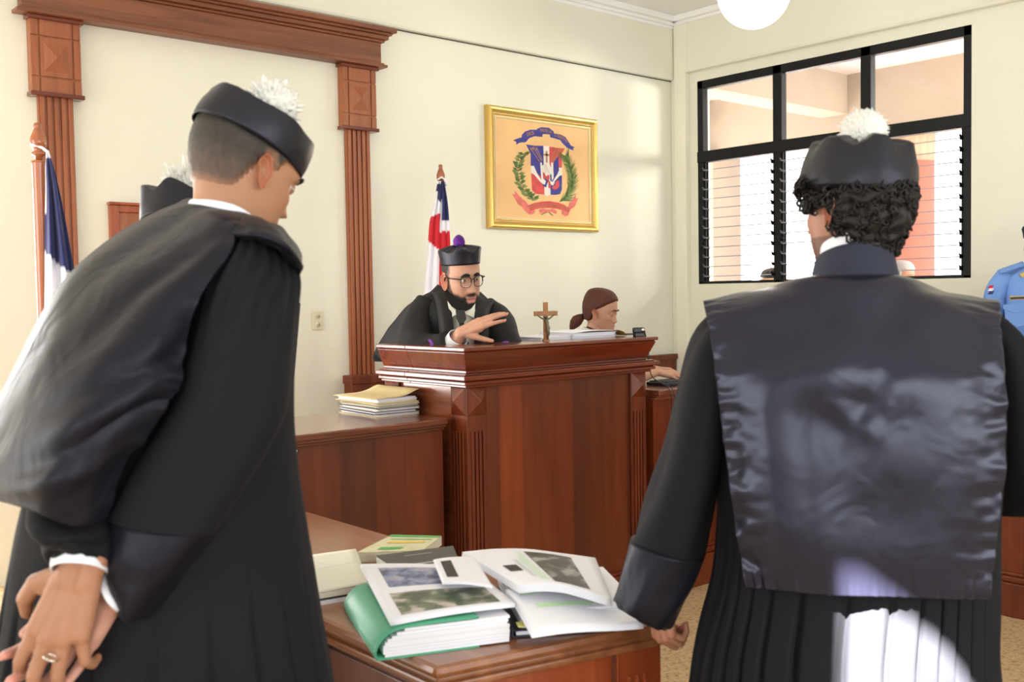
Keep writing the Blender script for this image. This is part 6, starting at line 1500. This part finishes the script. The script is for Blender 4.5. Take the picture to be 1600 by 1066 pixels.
# ============ the clerk, in profile ============
def woman():
    dw = 5.38; hp = D(939, 488, dw)
    b0 = Vector((hp.x-0.02, hp.y+0.12, 0.22))
    r = empty('person', b0, 'woman with brown hair tied back, in profile behind the bench, looking down', 'person')
    fd = RT*0.90-FW*0.38-UP*0.16; M = frame(fd, UP, 0); h = Head(hp, M, 0.91, jaw=0.93, neck=0.82, eye=0.06, neck_dir=(0.0, 0.0, 0.0))
    body = MB(); h.skin(body, SK_W, lip=(0.55, 0.20, 0.19), brow=0.5, nose=0.85)
    sh = D(925, 560, dw+.02)
    hand(body, D(1028, 582, 5.30), RT*0.95-FW*0.1-UP*0.12, UP*0.9-FW*0.3, thumb=-1, curls=[(14, 22, 16), (14, 24, 16), (16, 24, 16), (18, 24, 16)], base=SK_W, s=0.92, arm=D(1000, 590, 5.26), arm_r=0.028, thumb_dir=(0.6, 0.8, -0.3))
    hand(body, D(1022, 576, 5.42), RT*0.95-UP*0.1, UP, thumb=1, base=SK_W, s=0.9, arm=D(990, 580, 5.45), arm_r=0.026)
    core = [(D(930, 540, dw+.02), D(925, 660, dw+.06), .09, .13), (D(912, 552, dw-.10), D(925, 620, dw-.14), .05, .04), (D(925, 620, dw-.14), D(1000, 590, 5.26), .04, .028), (D(915, 552, dw+.14), D(935, 610, dw+.14), .05, .04), (D(935, 610, dw+.14), D(990, 580, 5.45), .038, .027), (D(930, 510, dw), D(926, 545, dw), .048, .055)]
    p = Vector((hp.x, hp.y+.08, .62)); core += [(p+UP*.15, p, .15, .15), (p, p+Vector((.36, .03, -.02)), .085, .06), (p+Vector((.36, .03, -.02)), p+Vector((.38, .05, -.34)), .055, .04)]
    V, F = fuse(core, 0.02, 3); body.add(V, F, 0, smooth=True, col=SK_W); body.build('body', 'skin', r); h.eyes(r); h.brows(r, 'hair_brown')
    b = MB(); rings = [ring((912, 512), (950, 519), dw, .055), ring((902, 522), (956, 528), dw+.01, .11), ring((892, 545), (962, 548), dw+.02, .17), ring((888, 600), (968, 600), dw+.04, .18), ring((880, 690), (975, 690), dw+.06, .19)]
    hose(b, rings, 40, disp=folds(5, 0.005)); b.build('blouse', 'shirt_white', r, label='white blouse')
    l = MB(); l.tube([D(917, 511, dw-.055), D(924, 514, dw-.065), D(932, 517, dw-.068), D(942, 521, dw-.06)], .005, 8); l.build('lanyard', 'suit_navy', r, label='navy neck strap')
    def mask(x, y, z):
        return (z-float(np.interp(y, [-.11, -.05, -.03, -.018, 0, .02, .05, .075, .09], [-.058, -.056, -.045, .0, .020, .030, .052, .070, .086])))*30
    h.hair(r, mask, lambda x, y, z: 0.010, m='hair_brown', rough=0.0015, rs=60)
    t = MB(); t.tube([h.pt(0, -0.098, -0.035), h.pt(0, -0.118, -0.052), h.pt(0, -0.135, -0.068), h.pt(0, -0.148, -0.090), h.pt(0, -0.160, -0.115), h.pt(0, -0.168, -0.135)], [.012, .024, .031, .028, .016, .003], 16); t.build('ponytail', 'hair_brown', r)
    t = MB(); n = 20; t.tube([h.pt(0.016*math.cos(a), -0.104, -0.038+0.016*math.sin(a)) for a in np.linspace(0, 6.283, n)], .004, 8); t.build('hair_tie', 'tie_black', r)
    c = empty('office_chair', (p.x, p.y, 0.22), 'low black chair under the woman, hidden behind the bench', 'chair')
    MB().box((p.x-.22, p.y-.18, .42), (p.x+.18, p.y+.22, .475)).build('seat', 'leather', c, bevel=0.02); MB().tube([(p.x, p.y, .22), (p.x, p.y, .43)], .03, 12).build('gas_lift', 'black_plastic', c); MB().tube([(p.x, p.y, .22), (p.x, p.y, .245)], .22, 20).build('star_base', 'black_plastic', c)
woman()

# ============ the police officer at the right edge ============
def officer():
    dp = 6.2; b0 = base_of(1612, dp); b0.z = 0
    r = empty('person', b0, 'police officer in light blue uniform shirt at the right edge, hands clasped', 'person')
    hp = D(1627, 383, dp); fd = -FW*0.75-RT*0.55; M = frame(fd, UP); h = Head(hp, M, 1.0)
    body = MB(); h.skin(body, SK_P, lip=(0.2, 0.08, 0.06))
    sL, sR = D(1562, 436, dp), D(1680, 436, dp+.0)
    hand(body, D(1578, 562, dp-.2), RT*0.75-UP*0.65, -FW-UP*0.1, thumb=1, base=SK_P, s=1.0, arm=D(1560, 528, dp-.1), arm_r=.032)
    hand(body, D(1650, 562, dp-.2), -RT*0.75-UP*0.65, -FW-UP*0.1, thumb=1, base=SK_P, s=1.0, arm=D(1672, 528, dp-.1), arm_r=.032)
    core = [(D(1621, 450, dp), D(1621, 560, dp), .13, .14), (D(1575, 450, dp), D(1556, 500, dp), .035, .035), (D(1553, 500, dp), D(1560, 528, dp-.1), .042, .035), (D(1668, 450, dp), D(1690, 500, dp), .035, .035), (D(1690, 500, dp), D(1672, 528, dp-.1), .042, .035), (D(1625, 400, dp), D(1622, 440, dp), .055, .07)]
    core += legs_core(D(1604, 580, dp), D(1640, 580, dp), b0-RT*.1+UP*.09, b0+RT*.1+UP*.09); V, F = fuse(core, .02, 3); body.add(V, F, 0, smooth=True, col=SK_P); body.build('body', 'skin', r); h.eyes(r)
    s = MB(); rings = [ring((1602, 414), (1646, 414), dp, .06), ring((1578, 423), (1668, 423), dp, .09), ring((1566, 436), (1680, 436), dp, .12), ring((1566, 475), (1680, 475), dp, .15), ring((1570, 520), (1676, 520), dp, .16), ring((1578, 558), (1668, 558), dp, .15), ring((1580, 566), (1666, 566), dp, .14)]
    hose(s, rings, 60, disp=folds(5, .005)); s.build('uniform_shirt', 'police_shirt', r, label='light blue uniform shirt')
    for a, b, c_, nm in (((1572, 430), (1556, 455), (1550, 492), 1), ((1674, 430), (1690, 455), (1696, 492), 2)):
        t = MB(); t.tube(resample([D(*a, dp), D(*b, dp), D(*c_, dp)], 14), list(np.linspace(.055, .062, 14)), 20); t.build('short_sleeve', 'police_shirt', r)
    t = MB(); surf(t, [[D(1560, 422, dp-.03), D(1580, 415, dp-.03), D(1598, 409, dp-.02)], [D(1563, 428, dp-.07), D(1583, 421, dp-.07), D(1602, 415, dp-.06)]], 6, 12); t.build('shoulder_strap', 'police_shirt', r, solid=.006)
    def plate(nm, q, d, m, th=.006, lab=None): MB().prism([D(x, y, d) for x, y in q], -FW*th).build(nm, m, r, bevel=.001, label=lab)
    plate('name_plate', [(1577, 463), (1603, 462), (1603, 468), (1577, 469)], dp-.150, 'gold_dull'); plate('name_plate_field', [(1579, 464.5), (1601, 463.5), (1601, 467), (1579, 468)], dp-.157, 'ink_black')
    plate('pocket_flap', [(1567, 476), (1603, 475), (1603, 483), (1586, 490), (1567, 483)], dp-.148, 'police_shirt'); plate('breast_pocket', [(1569, 483), (1602, 483), (1602, 508), (1586, 512), (1571, 507)], dp-.148, 'police_shirt', .003)
    plate('collar_badge', [(1592, 428), (1602, 424), (1603, 432), (1596, 434)], dp-.105, 'gold_dull', .006, 'gold collar badge')
    for (y0, y1, m) in ((446, 450.5, 'flag_red'), (450.5, 455, 'flag_white'), (455, 460, 'flag_blue')):
        plate('sleeve_flag_band', [(1546, y0), (1553, y0), (1550, y1), (1543, y1)], dp-.066, m, .004)
    t = MB(); rings = [ring((1580, 562), (1666, 562), dp, .145), ring((1576, 600), (1670, 600), dp, .16), ring((1580, 700), (1668, 700), dp, .13), ring((1590, 828), (1662, 828), dp, .10)]
    hose(t, rings, 30, disp=folds(4, .005)); t.build('trousers', 'police_trousers', r, label='dark uniform trousers')
    c_ = MB(); c_.lathe(h.pt(0, -.005, .045), [(.098, 0), (.10, .02), (.108, .055), (.10, .07), (.03, .078)], 30); c_.build('police_cap', 'police_trousers', r)
    shoes(r, b0, -FW)
officer()

# ============ people outside the window ============
def outside_person(px, py, d, lab, grey, face, fdv):
    b0 = base_of(px, d); b0.z = -0.1; r = empty('person', b0, lab, 'person'); hp = D(px, py, d); M = frame(fdv, UP); h = Head(hp, M, 1.0)
    body = MB(); h.skin(body, face, lip=(.5, .2, .18)); c = hp-UP*.32
    core = [(c-UP*.02, c-UP*.55, .13, .14), (c-RT*.2, c-RT*.22-UP*.55, .05, .035), (c+RT*.2, c+RT*.22-UP*.55, .05, .035), (c-RT*.17, c+RT*.17, .06, .06), (hp-UP*.12, c, .055, .06)]+legs_core(c-UP*.6-RT*.1, c-UP*.6+RT*.1, b0-RT*.1+UP*.09, b0+RT*.1+UP*.09)
    V, F = fuse(core, .02, 3); body.add(V, F, 0, smooth=True, col=face); body.build('body', 'skin', r); h.eyes(r)
    m = 'hair_grey' if grey else 'hair_black'
    h.hair(r, lambda x, y, z: (z-0.05)*30 if y > 0.03 else ((z-0.0)*30 if y > -0.03 else (z+0.05)*30), lambda x, y, z: 0.011, m=m, rough=0.004, rs=90)
    s = MB(); rr = lambda z, a, b: [c+RT*a*math.cos(q)+FW*b*math.sin(q)+UP*z for q in np.linspace(0, 2*math.pi, 28, endpoint=False)]
    hose(s, [rr(.10, .07, .065), rr(.06, .16, .09), rr(0, .23, .12), rr(-.3, .22, .14), rr(-.62, .20, .14)], 30, disp=folds(4, .004)); s.build('shirt', 'shirt_white', r)
    s = MB(); hose(s, [rr(-.60, .195, .145), rr(-.9, .19, .14), rr(b0.z+.04-c.z, .16, .12)], 20, disp=folds(4, .004)); s.build('trousers', 'police_trousers', r)
    for sg in (-1, 1): MB().tube([c+RT*sg*.19, c+RT*sg*.25-UP*.3, c+RT*sg*.24-UP*.56], [.06, .055, .045], 16).build('sleeve', 'shirt_white', r)
    shoes(r, b0, fdv, z=-0.1); return r, h
rg_, hg_ = outside_person(1411, 433, 8.6, 'grey-haired man outside the window, right of the curly-haired lawyer', True, (.35, .17, .11), -FW*.8+RT*.6)
outside_person(1204, 444, 8.9, 'dark-haired person outside the left louvres, only the top of the head showing', False, (.45, .25, .17), -FW*.6-RT*.7)
